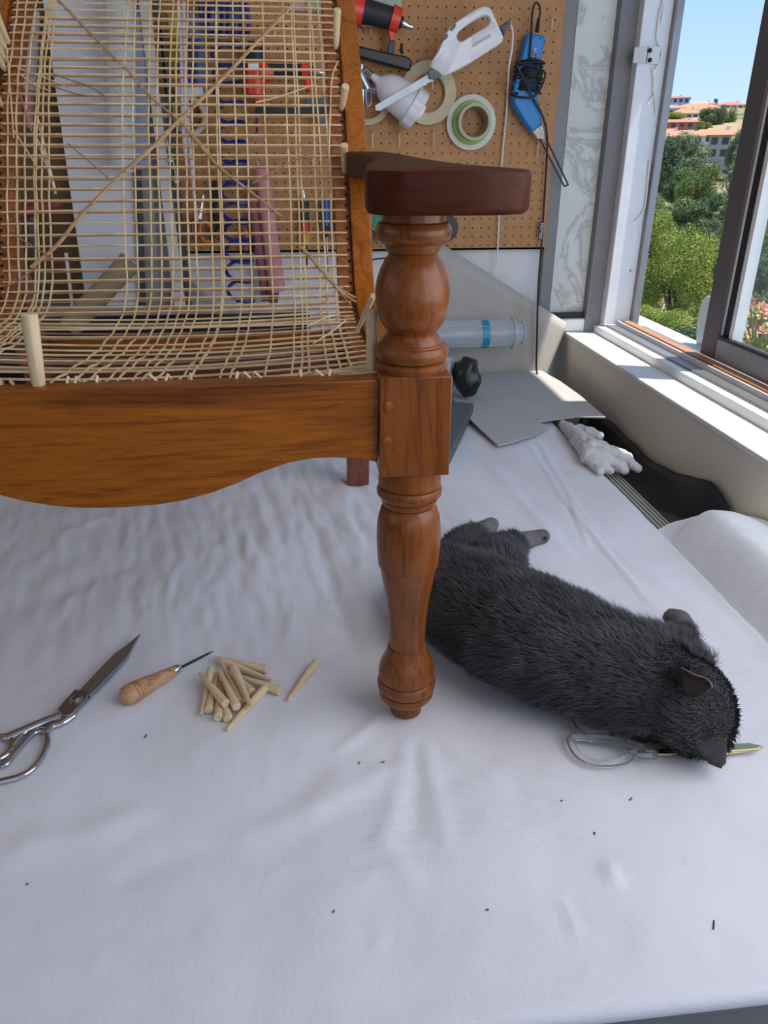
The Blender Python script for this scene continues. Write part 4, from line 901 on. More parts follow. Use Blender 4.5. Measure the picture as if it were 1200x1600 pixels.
rod([('handle', [yt(475, 309, 2.0), yt(476, 345, 2.0)], [.0125, .011], M_dk), ('grip_band', [yt(477, 345, 2.0), yt(477, 366, 2.0)], [.010, .012], mat('crimson', (188, 24, 44), .4)), ('guard', [yt(478, 366, 2.0), yt(478, 382, 2.0)], [.0125, .007], M_yel), ('shaft', [yt(478, 382, 2.0), yt(479, 420, 2.0)], .0036, M_blk), ('hanging_tip', [yt(474, 297, 2.0), yt(475, 309, 2.0)], [.002, .005], M_chrome)], sd)
s2 = thing('screwdriver', 'screwdriver with blue and black handle close to the right rail', 'screwdriver', tuple(yt(508, 350, 2.0)), 'screwdrivers on the pegboard')
rod([('handle', [yt(508, 309, 2.0), yt(509, 352, 2.0)], [.0115, .012], mat('deep_blue', (16, 80, 150), .35)), ('collar', [yt(509, 352, 2.0), yt(510, 370, 2.0)], [.009, .007], M_blk), ('shaft', [yt(510, 370, 2.0), yt(513, 424, 2.0)], .0028, M_chrome)], s2)
s3 = thing('scraper', 'narrow dark tool hanging half hidden by the right rail', 'tool', tuple(yt(525, 350, 2.0)))
rod([('handle', [yt(524, 312, 2.0), yt(525, 366, 2.0)], .006, M_dk), ('shaft', [yt(526, 366, 2.0), yt(529, 432, 2.0)], .003, M_blk)], s3)
oc = thing('orange_scissors', 'small scissors with orange and brown handles behind the cane', 'scissors', tuple(yt(318, 345, 2.0)))
for k, (x, y, m) in enumerate([(309, 356, mat('rust', (140, 62, 32), .4)), (322, 362, mat('orange_grip', (222, 118, 30), .4))]):
    c0 = yt(x, y, 2.0); MB().tube([c0 + V((cos(a_ * pi / 8) * .014, 0, sin(a_ * pi / 8) * .024)) for a_ in range(16)], .004, 8, True).build('handle_ring', m, oc)
MB().tube([yt(313, 342, 2.0), yt(318, 305, 2.0)], [.005, .001], 8).build('blade', M_chrome, oc)
bp = thing('shears', 'black handled shears hanging at the left of the blue hose', 'shears', tuple(yt(342, 330, 2.0)))
rod([('blade', [yt(338, 282, 2.0), yt(339, 345, 2.0)], .0095, M_blk), ('handle', [yt(339, 345, 2.0), yt(330, 375, 2.0)], .006, M_blk), ('handle', [yt(340, 345, 2.0), yt(352, 370, 2.0)], .006, M_blk)], bp)
pp = thing('pliers', 'black and pink handled pliers beside the pink roll', 'pliers', tuple(yt(388, 360, 2.0)))
for x, m in ((386, mat('rose_grip', (206, 84, 110), .4)), (394, M_blk)):
    MB().tube(spline([yt(x - 4, 356, 1.995), yt(x, 372, 1.995), yt(x - 2, 392, 1.995)], 5), [.004, .005, .006, .0065, .007, .007, .007, .0065, .006, .005, .004], 10).build('handle', m, pp)
fp = prism_px([(452, -12), (505, -12), (504, 18), (452, 17)], 2.02, .004, 'floral_print', mat('floral', (186, 148, 156), .6, var=.25, scale=60), None); tag(fp, 'pink floral print card above the air stapler', 'card')
fp2 = prism_px([(478, -12), (506, -12), (505, 14), (478, 14)], 2.016, .003, 'green_print', mat('floral_green', (140, 172, 150), .6, var=.25, scale=60), None); tag(fp2, 'greenish print card overlapping the pink floral card', 'card')
# ------------------------------------------------------------------ foreground tools on the cloth
M_cr = NT('polished_steel'); M_cr.set(Metallic=1.0, Roughness=.16); M_cr.b.inputs['Base Color'].default_value = (.55, .54, .56, 1); M_cr = M_cr.m
M_bl = NT('ground_steel'); t_ = M_bl; t_.link(t_.ramp(t_.noise(t_.coord((60, 400, 60)), 4, 3), [(.3, (.30, .30, .31)), (.7, (.42, .42, .43))]), t_.b.inputs['Base Color']); t_.set(Metallic=.9, Roughness=.38); M_bl = t_.m
ss = thing('tailor_scissors', 'large chrome tailor scissors lying on the cloth at the left edge', 'scissors', tuple(zt(110, 1100, 0)))
TZ = .0062
def zprism(pts, z, th, name, m, parent, bevel=.0006):
    return MB().prism([zt(a, b, z) for a, b in pts], (0, 0, th)).build(name, m, parent, bevel=bevel, smooth=30)
zprism([(219.5, 992), (200, 1009), (180, 1023), (150, 1054), (123, 1083), (141, 1090), (170, 1060), (199, 1030)], TZ + .002, .0026, 'blade', M_bl, ss)
zprism([(219.5, 993.5), (201, 1031), (172, 1063), (143, 1092), (118, 1119), (113, 1113), (140, 1080), (180, 1038)], TZ - .001, .0026, 'blade', M_cr, ss)
zprism([(118, 1082), (140, 1087), (136, 1097), (113, 1122), (98, 1124), (91, 1113)], TZ + .002, .0052, 'shank', mat('dark_chrome', (150, 146, 146), .32, .9), ss, .001)
a = zt(119, 1093, TZ + .0072); MB().lathe([(0, .0075), (.0008, .0078), (.0012, .0066), (.0013, .0052), (.0024, .0050), (.0028, .0044)], a, (0, 0, 1), 24).build('pivot_screw', M_cr, ss)
MB().obox(a + V((0, 0, .0029)), (.0032, .0022, 0), (-.0004, .0006, 0), (0, 0, .0003)).build('screw_slot', M_black, ss)
def ring_handle(pl, r, name, flat=.8):
    return MB().tube(spline([zt(a, b, TZ + .001) for a, b in pl], 6, True), r, 12, True, flat=flat).build(name, M_cr, ss, smooth=60)
ring_handle([(69, 1142), (74, 1160), (67, 1180), (54, 1198), (36, 1211), (12, 1218), (-24, 1224), (-58, 1216), (-52, 1195), (-18, 1192), (6, 1196), (24, 1176), (42, 1156), (55, 1144)], .0034, 'finger_bow')
ring_handle([(16, 1154), (16, 1172), (2, 1184), (-22, 1192), (-50, 1190), (-58, 1176), (-36, 1160), (-8, 1152)], .0040, 'thumb_bow')
def arm_(pl, rs): MB().tube(spline([zt(a, b, TZ + .0018) for a, b in pl], 6), [rs[0] + (rs[1] - rs[0]) * i / ((len(pl) - 1) * 6) for i in range((len(pl) - 1) * 6 + 1)], 12, flat=.7).build('handle_arm', M_cr, ss, smooth=60)
arm_([(112, 1118), (98, 1128), (82, 1134), (70, 1146)], (.0062, .0040))
arm_([(96, 1117), (70, 1127), (40, 1140), (10, 1153)], (.0052, .0062))
arm_([(96, 1121), (66, 1130), (36, 1146), (20, 1164), (14, 1178)], (.0028, .0028))

aw = thing('awl', 'wooden handled awl with dark steel spike lying beside the pegs', 'awl', tuple(zt(230, 1075, 0)))
a, b = zt(189.5, 1092, .0122), zt(271, 1049, .0065); L = (b - a).length
AM = wood('awl_wood', 'x', (176, 128, 92), (206, 160, 120), .5, .1)
PF = [(-.001, .0), (.0002, .004), (.002, .0078), (.005, .0104), (.009, .0117), (.013, .0120), (.0150, .0121), (.0154, .0114), (.0158, .0121), (.0195, .0120), (.0199, .0113), (.0203, .0119), (.030, .0108), (.045, .0088), (.060, .0073), (.070, .0064), (L - .001, .0058), (L, .0048)]
MB().lathe(PF, a, b - a, 36).build('handle', AM, aw, smooth=25)
MB().lathe([(L - .0002, .0056), (L + .001, .0060), (L + .006, .0057), (L + .0075, .0052), (L + .009, .0044), (L + .0095, .002)], a, b - a, 24).build('ferrule', M_chrome, aw)
c0 = a + (b - a).normalized() * (L + .008); d0 = zt(334, 1017, .0050)
MB().tube([c0, c0.lerp(d0, .8), d0], [.0017, .0014, .0003], 10).build('spike', mat('dark_spike', (46, 44, 52), .35, .7), aw)
for k in (.0156, .0201): MB().lathe([(k - .0004, .0117), (k + .0004, .0117)], a, b - a, 36, caps=False).build('dark_ring', mat('dark_ring_wood', (84, 52, 36), .7), aw)  # dark rings seated in the two handle grooves

# clear-handled scissors half under the cat's head
M_gold = NT('brass_steel'); M_gold.set(Metallic=1.0, Roughness=.28); M_gold.b.inputs['Base Color'].default_value = (.62, .50, .26, 1); M_gold = M_gold.m
ag = NT('clear_acrylic'); ag.set(Roughness=.06, IOR=1.42, Transmission_Weight=.92); ag.b.inputs['Base Color'].default_value = (.90, .91, .90, 1); M_acr = ag.m
gs = thing('clear_scissors', 'scissors with clear plastic handles and brass blades half under the cat', 'scissors', tuple(zt(1030, 1178, 0)))
def ztube(pl, r, z, name, m, closed=True, flat=.7): MB().tube(spline([zt(a, b, z) for a, b in pl], 5, closed), r, 12, closed, flat=flat).build(name, m, gs, smooth=60)
ztube([(892, 1154), (900, 1176), (922, 1190), (950, 1193), (978, 1187), (992, 1174), (984, 1166), (955, 1160), (920, 1154)], .0042, .0075, 'finger_bow', M_acr)
ztube([(901, 1128), (908, 1117), (925, 1115), (945, 1124), (958, 1140), (945, 1146), (918, 1144)], .0046, .0075, 'thumb_bow', M_acr)
ztube([(893, 1152), (930, 1153), (965, 1156), (1000, 1166), (1028, 1176)], .0036, .0085, 'bow_arm', M_acr, False)
ztube([(955, 1142), (972, 1152), (1000, 1166), (1024, 1180), (1000, 1182), (985, 1176)], .0036, .0080, 'bow_arm', M_acr, False)
zprism([(1000, 1164), (1028, 1174), (1120, 1166), (1170, 1163), (1193, 1168), (1180, 1173), (1120, 1178), (1030, 1181), (1008, 1174)], .0055, .0022, 'blade', M_gold, gs)
zprism([(1010, 1178), (1060, 1181), (1130, 1181), (1185, 1174), (1193, 1169), (1120, 1172), (1020, 1172)], .0030, .0022, 'blade', M_gold, gs)

# ------------------------------------------------------------------ the sleeping cat
cat = thing('cat', 'dark grey cat asleep on its side on the white cloth with head on scissors', 'cat', tuple(zt(860, 1010, 0)))
BODY = [((700, 917), .050, .058), ((722, 932), .054, .068), ((760, 955), .058, .0755), ((810, 980), .060, .0785), ((865, 1006), .060, .078), ((920, 1028), .056, .071), ((968, 1049), .053, .065), ((1006, 1070), .050, .058), ((1035, 1084), .046, .049)]
bpts = [(zt(*p, z), r) for p, z, r in BODY]
HC = zt(1076, 1102, .046)
EL = (zt(1085, 1050, .075) - zt(1108, 1168, .030)).normalized()       # from the lower to the upper ear
FW = (V((.80, .55, -.10)) - EL * V((.80, .55, -.10)).dot(EL)).normalized(); UPH = EL.cross(FW)
if UPH.dot(V((0, 0, CAMH)) - HC) < 0: UPH = -UPH
def cat_shape(b):
    for (p, r), (q, s) in zip(bpts, bpts[1:]):
        k = max(2, int((q - p).length / .012))
        for i in range(k + 1):
            c = p.lerp(q, i / k); rr = r + (s - r) * i / k; b.ball(V((c.x, c.y, c.z)), rr, 24, 14, (1, 1, min(1, (c.z - .001) / rr)))
    Mh = Matrix((FW, EL, UPH)).transposed()
    b.ball(HC, 1, 24, 14, (.046, .049, .042), Mh)
    b.ball(HC + FW * .012 - UPH * .004, 1, 22, 14, (.044, .050, .036), Mh)
    b.ball(HC + FW * .040 - UPH * .014, 1, 18, 12, (.022, .026, .018), Mh)
    for s in (-1, 1): b.ball(HC + FW * .030 + EL * s * .020 - UPH * .012, .018, 14, 10)
    chain(b, [(bpts[-1][0], .045), (HC - FW * .012, .043)])
    for s, tip, base in ((1, zt(1112, 1070, .113), zt(1068, 1066, .088)), (-1, zt(1124, 1197, .018), zt(1108, 1160, .036))):
        sd_ = EL if s == 1 else (zt(1134, 1160, .03) - zt(1092, 1168, .03)).normalized()
        if s == 1: sd_ = (zt(1092, 1086, .088) - zt(1064, 1044, .104)).normalized()
        ax_ = (tip - base); w0 = .0165 if s == 1 else .0185
        nrm = ax_.normalized().cross(sd_).normalized()
        for i in range(12):
            u = i / 11; w_ = w0 * (1 - u) ** (.6 if s == 1 else .42) + .0026
            M_ = Matrix((sd_, ax_.normalized(), nrm)).transposed(); b.ball(base + ax_ * u, 1, 12, 8, (w_, .0045, .0034), M_)
    # hind legs stretched away from the viewer, fore leg folded beyond the shoulder
    chain(b, [(zt(716, 890, .040), .040), (zt(724, 858, .028), .028), (zt(742, 838, .020), .0175), (zt(760, 824, .015), .0135), (zt(768, 820, .014), .0125)])
    chain(b, [(zt(770, 900, .045), .045), (zt(786, 864, .026), .027), (zt(810, 848, .018), .0165), (zt(834, 841, .0145), .0125), (zt(848, 838, .013), .0120)])
    chain(b, [(zt(985, 1030, .050), .045), (zt(1040, 1022, .034), .030), (zt(1070, 1008, .026), .0165), (zt(1070, 985, .020), .0145), (zt(1062, 970, .017), .0145), (zt(1052, 966, .017), .0130)])
    chain(b, [(zt(1010, 1040, .046), .040), (zt(1060, 1040, .034), .028), (zt(1092, 1036, .022), .018)])
    # tail lying behind the leg of the chair, out of sight
    chain(b, [(zt(700, 905, .03), .028), (zt(676, 880, .020), .014), (zt(664, 872, .014), .010)])
cm = NT('cat_skin'); cm.link(cm.ramp(cm.noise(cm.coord(), 60, 3), [(.3, s2l((48, 45, 47))), (.7, s2l((62, 58, 60)))]), cm.b.inputs['Base Color']); cm.set(Roughness=.9)
cb_ = grow('body', cat_shape, .0034, cm.m, 4, cat)
fm = NT('cat_fur'); nz = fm.noise(fm.coord(), 26, 4)
fm.link(fm.ramp(nz, [(.3, s2l((40, 37, 39))), (.55, s2l((62, 57, 60))), (.8, s2l((88, 83, 84)))]), fm.b.inputs['Base Color']); fm.set(Roughness=.62, Specular_IOR_Level=.35, Sheen_Weight=.25, Sheen_Roughness=.4)
import bisect
me = cb_.data; me.calc_loop_triangles(); OC = ORIG[cat.name]
tri = [t for t in me.loop_triangles]; cum = []; s_ = 0
for t in tri: s_ += t.area; cum.append(s_)
fv, ff, fs = [], [], []; rf = random.Random(11)
axis_pts = [p for p, r in bpts]
paws = [(zt(768, 820, .014), .055), (zt(760, 826, .014), .05), (zt(848, 838, .013), .055), (zt(825, 845, .014), .045), (zt(1062, 972, .017), .042)]
ear_tips = [zt(1104, 1068, .110), zt(1124, 1186, .022)]
for _ in range(78000):
    t = tri[bisect.bisect(cum, rf.random() * s_)]; u, v = rf.random(), rf.random()
    if u + v > 1: u, v = 1 - u, 1 - v
    a, b, c = [me.vertices[i].co for i in t.vertices]; p = a + (b - a) * u + (c - a) * v; nrm = t.normal
    W_ = p + OC
    if W_.z < .006: continue
    dh = (W_ - HC).length
    if dh < .062: flow = -FW + UPH * .15; ln = .0075 + .010 * max(0, dh - .040) / .022
    else:
        best = min(range(len(axis_pts)), key=lambda i: (axis_pts[i] - W_).length_squared)
        i0, i1 = max(0, best - 1), min(len(axis_pts) - 1, best + 1); flow = (axis_pts[i0] - axis_pts[i1]).normalized() + V((0, 0, -.25)); ln = .0165
    lay = .34; paw = False
    for q, r in paws:
        d = (W_ - q).length
        if d < r: paw = True; ln = min(ln, .0035 + .011 * (d / r) ** 3); lay = .2; 
    for q in ear_tips:
        if (W_ - q).length < .022: ln = .004; lay = .15
    cl_ = noise.noise_vector(W_ * 55) * .55 + noise.noise_vector(W_ * 150) * .35
    d = flow.normalized() + cl_; d = d - nrm * d.dot(nrm)
    if d.length < 1e-4: continue
    d = d.normalized() * (1 - lay) + nrm * lay * rf.uniform(.6, 1.5) + V((rf.gauss(0, .1), rf.gauss(0, .1), rf.gauss(0, .1)))
    d.normalize(); L = ln * rf.uniform(.6, 1.25); sd_ = d.cross(nrm).normalized() * (.00042 if ln > .006 else .0003)
    m1 = p + d * L * .5 + nrm * L * .06; m2 = p + d * L - nrm * L * .10 + V((0, 0, -L * .05))
    k = len(fv); p0 = p - nrm * .0008
    fv += [p0 - sd_, p0 + sd_, m1 + sd_ * .8, m1 - sd_ * .8, m2]
    ff += [(k, k + 1, k + 2, k + 3), (k + 3, k + 2, k + 4)]; fs.append(paw)
fme = bpy.data.meshes.new('fur'); fme.from_pydata([tuple(v) for v in fv], [], ff); fme.materials.append(fm.m); fme.shade_smooth()
fm2 = NT('paw_fur_lit'); fm2.link(fm2.ramp(fm2.noise(fm2.coord(), 40, 3), [(.3, s2l((92, 87, 88))), (.7, s2l((124, 118, 117)))]), fm2.b.inputs['Base Color']); fm2.set(Roughness=.7); cb_.data.materials.append(fm2.m)  # paler paw fur carries the window light on the paws in its colour
for q_ in cb_.data.polygons:
    if any((q_.center + OC - a_).length < r_ * .8 for a_, r_ in paws): q_.material_index = 1
fme.materials.append(fm2.m)
for q_, p_ in zip(fme.polygons, [b_ for b_ in fs for _ in (0, 1)]): q_.material_index = int(p_)
fo = bpy.data.objects.new('fur', fme); COL.objects.link(fo); fo.parent = cat; fo['kind'] = 'stuff'
wk = MB()
for k in range(7):
    o_ = HC + FW * .050 + EL * (.018 - .006 * k) - UPH * .012; d = (FW * .6 + EL * (.9 - .30 * k) + UPH * rf.uniform(-.1, .35)).normalized()
    wk.tube(spline([o_, o_ + d * .022, o_ + d * .046 - UPH * .004], 4), [.00030] * 5 + [.00022] * 3 + [.0001], 5)
for k in range(3): wk.tube(spline([HC + EL * (.03 - .01 * k) + FW * .03 + UPH * .02, HC + EL * (.034 - .01 * k) + FW * .05 + UPH * .035, HC + EL * (.036 - .01 * k) + FW * .066 + UPH * .042], 3), [.0002] * 7, 5)
o = wk.build('whisker', mat('whisker', (206, 204, 204), .4), cat); o['kind'] = 'stuff'
MB().ball(HC + FW * .0625 - UPH * .012, .0058, 12, 8, (.7, 1, .8)).build('nose', mat('cat_nose', (58, 48, 50), .5), cat)
for s in (-1, 1): MB().tube(spline([HC + FW * .046 + EL * s * .013 + UPH * .010, HC + FW * .0465 + EL * s * .021 + UPH * .006, HC + FW * .040 + EL * s * .029 + UPH * .008], 5), .0012, 6).build('closed_eye', M_black, cat)
M_pad = mat('paw_pad', (70, 62, 64), .6)
for q, n_ in (((1047, 962), 3), ((1043, 968), 2), ((853, 833), 2), ((853, 841), 2)):
    MB().ball(zt(q[0], q[1], .018), .0042 if n_ == 3 else .0032, 10, 8).build('paw_pad', M_pad, cat)
rim = [zt(1063, 1043, .105), zt(1073, 1048, .108), zt(1085, 1054, .111), zt(1098, 1058, .113), zt(1109, 1065, .115), zt(1113, 1074, .115)]
MB().prism([zt(1063, 1045, .104), zt(1085, 1055, .109), zt(1100, 1060, .112), zt(1110, 1067, .114), zt(1111, 1075, .113), zt(1102, 1083, .110), zt(1086, 1088, .104), zt(1068, 1080, .100)], (0, 0, -.003)).build('inner_ear', mat('inner_ear', (44, 34, 36), .8), cat, bevel=.001)
MB().tube(spline(rim, 4), .0009, 6).build('ear_rim', mat('ear_rim', (120, 116, 118), .6), cat)
# ------------------------------------------------------------------ the view outside: hillside, trees, houses
def far(px_, py_, D):
    d = ray(px_, py_); h = math.hypot(d.x, d.y); return V((0, 0, CAMH)) + d * (D / h)
TER = [(8, -9.5), (20, -8), (30, -7), (50, -4.4), (70, -2.2), (85, -.9), (95, .6), (120, 3), (140, 5), (170, 8.2), (200, 11), (230, 13.2), (300, 14.5), (700, 8)]
def ter(D):
    for (a, x), (b, y) in zip(TER, TER[1:]):
        if D <= b: return x + (y - x) * max(0, (D - a)) / (b - a)
    return TER[-1][1]
def gz(p): D = math.hypot(p.x, p.y); return ter(D) + .5 * noise.noise(V((p.x * .06, p.y * .06, 0)))
tm_ = MB(); AZ = [R(-25 + 2.5 * i) for i in range(60)]; DD = [8, 12, 16, 20, 25, 30, 36, 43, 50, 58, 66, 74, 80, 86, 92, 100, 110, 120, 130, 140, 155, 170, 185, 200, 215, 230, 260, 300, 400, 700]
rows_ = []
for D in DD: rows_.append([V((D * sin(a), D * cos(a), gz(V((D * sin(a), D * cos(a), 0))))) for a in AZ])
tm_.quad_strip(rows_, close=False, caps=False)
gm = NT('hillside_ground'); co = gm.coord(); n1 = gm.noise(co, .09, 5, .6); n2 = gm.noise(co, .8, 5, .7)
c = gm.ramp(n1, [(.40, s2l((92, 106, 52))), (.52, s2l((164, 146, 104))), (.62, s2l((186, 166, 124)))]); c = gm.mix(.6, c, gm.ramp(n2, [(.3, (.55, .55, .5)), (.7, (1, 1, 1))]), 'MULTIPLY')
gm.link(c, gm.b.inputs['Base Color']); gm.set(Roughness=1.0)
hl = tm_.build('hillside_ground', gm.m, None, smooth=180); hl['kind'] = 'structure'

def leafmat(name, a, b, c_):
    t = NT(name); n1 = t.noise(t.coord(), 1.4, 4); n2 = t.noise(t.coord(), 9, 2)
    c = t.ramp(n1, [(.3, s2l(a)), (.5, s2l(b)), (.72, s2l(c_))]); c = t.mix(.5, c, t.ramp(n2, [(.3, (.6, .65, .55)), (.7, (1.15, 1.15, 1.0))]), 'MULTIPLY')
    t.link(c, t.b.inputs['Base Color']); t.set(Roughness=.7, Specular_IOR_Level=.2); return t.m
L_bright = leafmat('leaf_bright', (92, 106, 44), (144, 154, 68), (178, 180, 98)); L_olive = leafmat('leaf_olive', (86, 98, 74), (120, 130, 98), (150, 156, 122)); L_dark = leafmat('leaf_dark', (64, 82, 60), (92, 110, 76), (120, 134, 96)); L_mid = leafmat('leaf_mid', (84, 102, 58), (118, 134, 74), (148, 158, 98))
M_bark = mat('bark', (92, 78, 66), .9, var=.2, scale=8)
def crown_mesh(seed, n, leaf, m, flat=1.0, clumps=16):
    """leaf sprays spread over clumps inside a unit crown"""
    r = random.Random(seed); v, f = [], []; cs = []
    for _ in range(clumps):
        th = r.uniform(0, 2 * pi); ph = r.uniform(-.75, 1); rad = r.uniform(.35, .72); k = math.sqrt(max(0, 1 - ph * ph))
        cs.append((V((cos(th) * k * rad, sin(th) * k * rad, ph * rad * flat)), r.uniform(.20, .36)))
    cs.append((V((0, 0, -.1)), .42))
    for _ in range(n):
        c, cr = cs[r.randrange(len(cs))]; d = V((r.gauss(0, 1), r.gauss(0, 1), r.gauss(0, 1))).normalized(); p = c + d * cr * r.uniform(.72, 1.06)
        u = V((r.gauss(0, 1), r.gauss(0, 1), r.gauss(0, .6))).normalized() * leaf * r.uniform(.6, 1.4); w_ = (d + V((r.gauss(0, .5), r.gauss(0, .5), r.gauss(0, .5) + .4))).cross(u)
        if w_.length < 1e-6: continue
        w_ = w_.normalized() * leaf * r.uniform(.25, .5); k = len(v); v += [p - u, p + w_ * .9, p + u, p - w_ * .9]; f.append((k, k + 1, k + 2, k + 3))
    me = bpy.data.meshes.new('crown'); me.from_pydata([tuple(x) for x in v], [], f); me.materials.append(m); return me
CROWNS = {'bright': crown_mesh(1, 30000, .022, L_bright, 1.0, 34), 'olive': crown_mesh(2, 9000, .040, L_olive, .8, 18), 'dark': crown_mesh(3, 9000, .042, L_dark, .95, 16), 'mid': crown_mesh(4, 10000, .038, L_mid, 1.0, 18)}
def tree(px_, py_, D, rx, rz, kind, label):
    c = far(px_, py_, D); b = V((c.x, c.y, min(gz(c), c.z - rz * .6))); t = thing('tree', label, 'tree', tuple(b), 'trees on the hillside')
    h = c.z - b.z
    tk = MB().tube(spline([V((0, 0, -.3)), V((.04 * rx, 0, h * .5)), V((0, .03 * rx, h))], 4), [.11 * rx * (1 - .06 * i) for i in range(9)], 8)
    for k in range(4): a = k * 1.7; tk.tube([V((0, 0, max(.1, h - rz * .5))), V((cos(a) * rx * .45, sin(a) * rx * .45, h + rz * .2))], [.05 * rx, .015 * rx], 6)
    tko = bpy.data.objects.new('trunk', tk.mesh('trunk', M_bark)); COL.objects.link(tko); tko.parent = t
    cr = bpy.data.objects.new('crown', CROWNS[kind]); COL.objects.link(cr); cr.parent = t; cr.location = (0, 0, h); cr.scale = (rx, rx, rz); cr.rotation_euler = (0, 0, (px_ * 1.7) % 6.28); cr['kind'] = 'stuff'
for a in [(1060, 455, 27, 1.75, 2.5, 'bright', 'bright green bushy tree filling the lower part of the open window'), (1018, 392, 33, 1.5, 1.9, 'bright', 'light green tree at the left edge of the open window'),
          (1116, 392, 31, .9, 1.5, 'mid', 'green tree touching the window stile above the bright one'), (1062, 242, 72, 2.6, 2.4, 'olive', 'wide olive green pine in front of the tiled roofs'), (1080, 268, 66, 1.6, 1.5, 'olive', 'small olive tree right below the wide pine'),
          (1150, 236, 62, 1.1, 1.9, 'olive', 'olive pine beside the window stile below the gabled house'), (1090, 290, 50, 1.6, 1.8, 'mid', 'mid green tree below the wide pine'), (1028, 272, 58, 2.0, 2.6, 'dark', 'dark green tree at the left below the wide pine'),
          (1062, 298, 52, 1.3, 1.6, 'dark', 'dark little tree between the mid green and left trees'), (1112, 335, 42, 1.3, 1.1, 'dark', 'dark bush on the slope right above the bright tree'), (1040, 335, 43, 1.9, 1.5, 'mid', 'green bush on the slope above the left bright tree'), (1082, 350, 38, 1.5, 1.0, 'dark', 'dark bush between two green ones on the slope'),
          (1104, 188, 152, 2.0, 2.2, 'dark', 'round dark tree left of the group by the upper road'), (1117, 185, 148, 2.4, 1.9, 'dark', 'wide dark tree in the middle of the upper road group'), (1136, 181, 152, 1.9, 2.6, 'mid', 'lighter tree at the right end of the upper road group'), (1099, 198, 138, 1.6, 1.2, 'mid', 'low green tree in front of the upper road group'),
          (1049, 184, 168, 3.4, 1.3, 'bright', 'yellowish hedge tree over the flat red roof'), (1117, 161, 252, 1.1, 1.3, 'dark', 'tiny dark tree on the skyline between houses'), (1188, 272, 58, 2.4, 3.4, 'olive', 'hazy olive tree seen through the sash glass, upper one'), (1184, 345, 44, 1.8, 2.6, 'mid', 'green tree seen through the sash glass in the middle'),
          (1196, 400, 30, 1.5, 1.8, 'mid', 'green tree seen through the sash glass at the right border'), (1158, 425, 24, .9, 1.5, 'dark', 'dark green tree low behind the sash glass'), (1192, 470, 22, 1.2, 1.3, 'dark', 'dark bush behind the pink succulents'),
          (1020, 520, 20, 1.1, .8, 'bright', 'light green shrub lowest behind the outer sill'), (1078, 560, 19, 1.1, .9, 'dark', 'shrub hidden low behind the pale plastic sheet')]: tree(*a)

M_tile = mat('roof_tile', (208, 140, 104), .8, var=.14, scale=1.2); M_tile2 = mat('roof_tile_red', (202, 122, 104), .8, var=.1, scale=1.2); M_tile3 = mat('roof_tile_pale', (216, 160, 132), .8, var=.1, scale=1.2)
M_hw = mat('house_white', (222, 216, 214), .8); M_hl = mat('house_lilac', (178, 184, 210), .8); M_hp = mat('house_pink', (198, 116, 108), .8); M_hg = mat('house_grey', (164, 156, 150), .8); M_win = mat('far_window', (58, 64, 78), .3)
def house(px_, yr, ye, yb, wpx, D, roof, wall, label, nwin=4, kind='hip', depth=9, floors=1):
    """roof ridge, eaves and wall-foot heights in the photograph, width in its pixels, distance in metres"""
    r, e, b = far(px_, yr, D), far(px_, ye, D), far(px_, yb, D)
    az = math.atan2(r.x, r.y); W = wpx * D * 1.09 / FPX; base = min(gz(V((b.x, b.y, 0))), b.z) - .4
    h = thing('house', label, 'house', (b.x, b.y, base), 'houses on the hill'); h.rotation_euler = (0, 0, -az)
    ORIG[h.name] = V((0, 0, 0)); H = e.z - base; RH = max(.6, r.z - e.z)
    MB().box((-W / 2, 0, 0), (W / 2, depth, H)).build('wall', wall, h)
    o = .35; m = MB()
    if kind == 'hip':
        k = min(W * .28, depth * .45)
        m.v += [V(p) for p in ((-W / 2 - o, -o, H), (W / 2 + o, -o, H), (W / 2 + o, depth + o, H), (-W / 2 - o, depth + o, H), (-W / 2 + k, depth / 2, H + RH), (W / 2 - k, depth / 2, H + RH))]
        m.f += [(0, 1, 5, 4), (1, 2, 5), (2, 3, 4, 5), (3, 0, 4), (3, 2, 1, 0)]
    else:
        m.v += [V(p) for p in ((-W / 2 - o, -o, H), (W / 2 + o, -o, H), (W / 2 + o, depth + o, H), (-W / 2 - o, depth + o, H), (-W / 2 - o, depth / 2, H + RH), (W / 2 + o, depth / 2, H + RH))]
        m.f += [(0, 1, 5, 4), (1, 2, 5), (2, 3, 4, 5), (3, 0, 4), (3, 2, 1, 0)]
    m.build('roof', roof, h, smooth=0)
    vis = e.z - b.z
    for fl in range(floors):
        for i in range(nwin):
            x = -W / 2 + W * (i + .5) / nwin; ww = min(.7, W / nwin * .3); zc = H - vis * (fl + .5) / floors; hh = vis / floors * .30
            MB().box((x - ww, -.04, zc - hh), (x + ww, .05, zc + hh)).build('window', M_win, h)
    MB().box((W * .2, depth * .35, H), (W * .2 + .4, depth * .35 + .5, H + RH * .85 + .25)).build('chimney', M_hw, h)
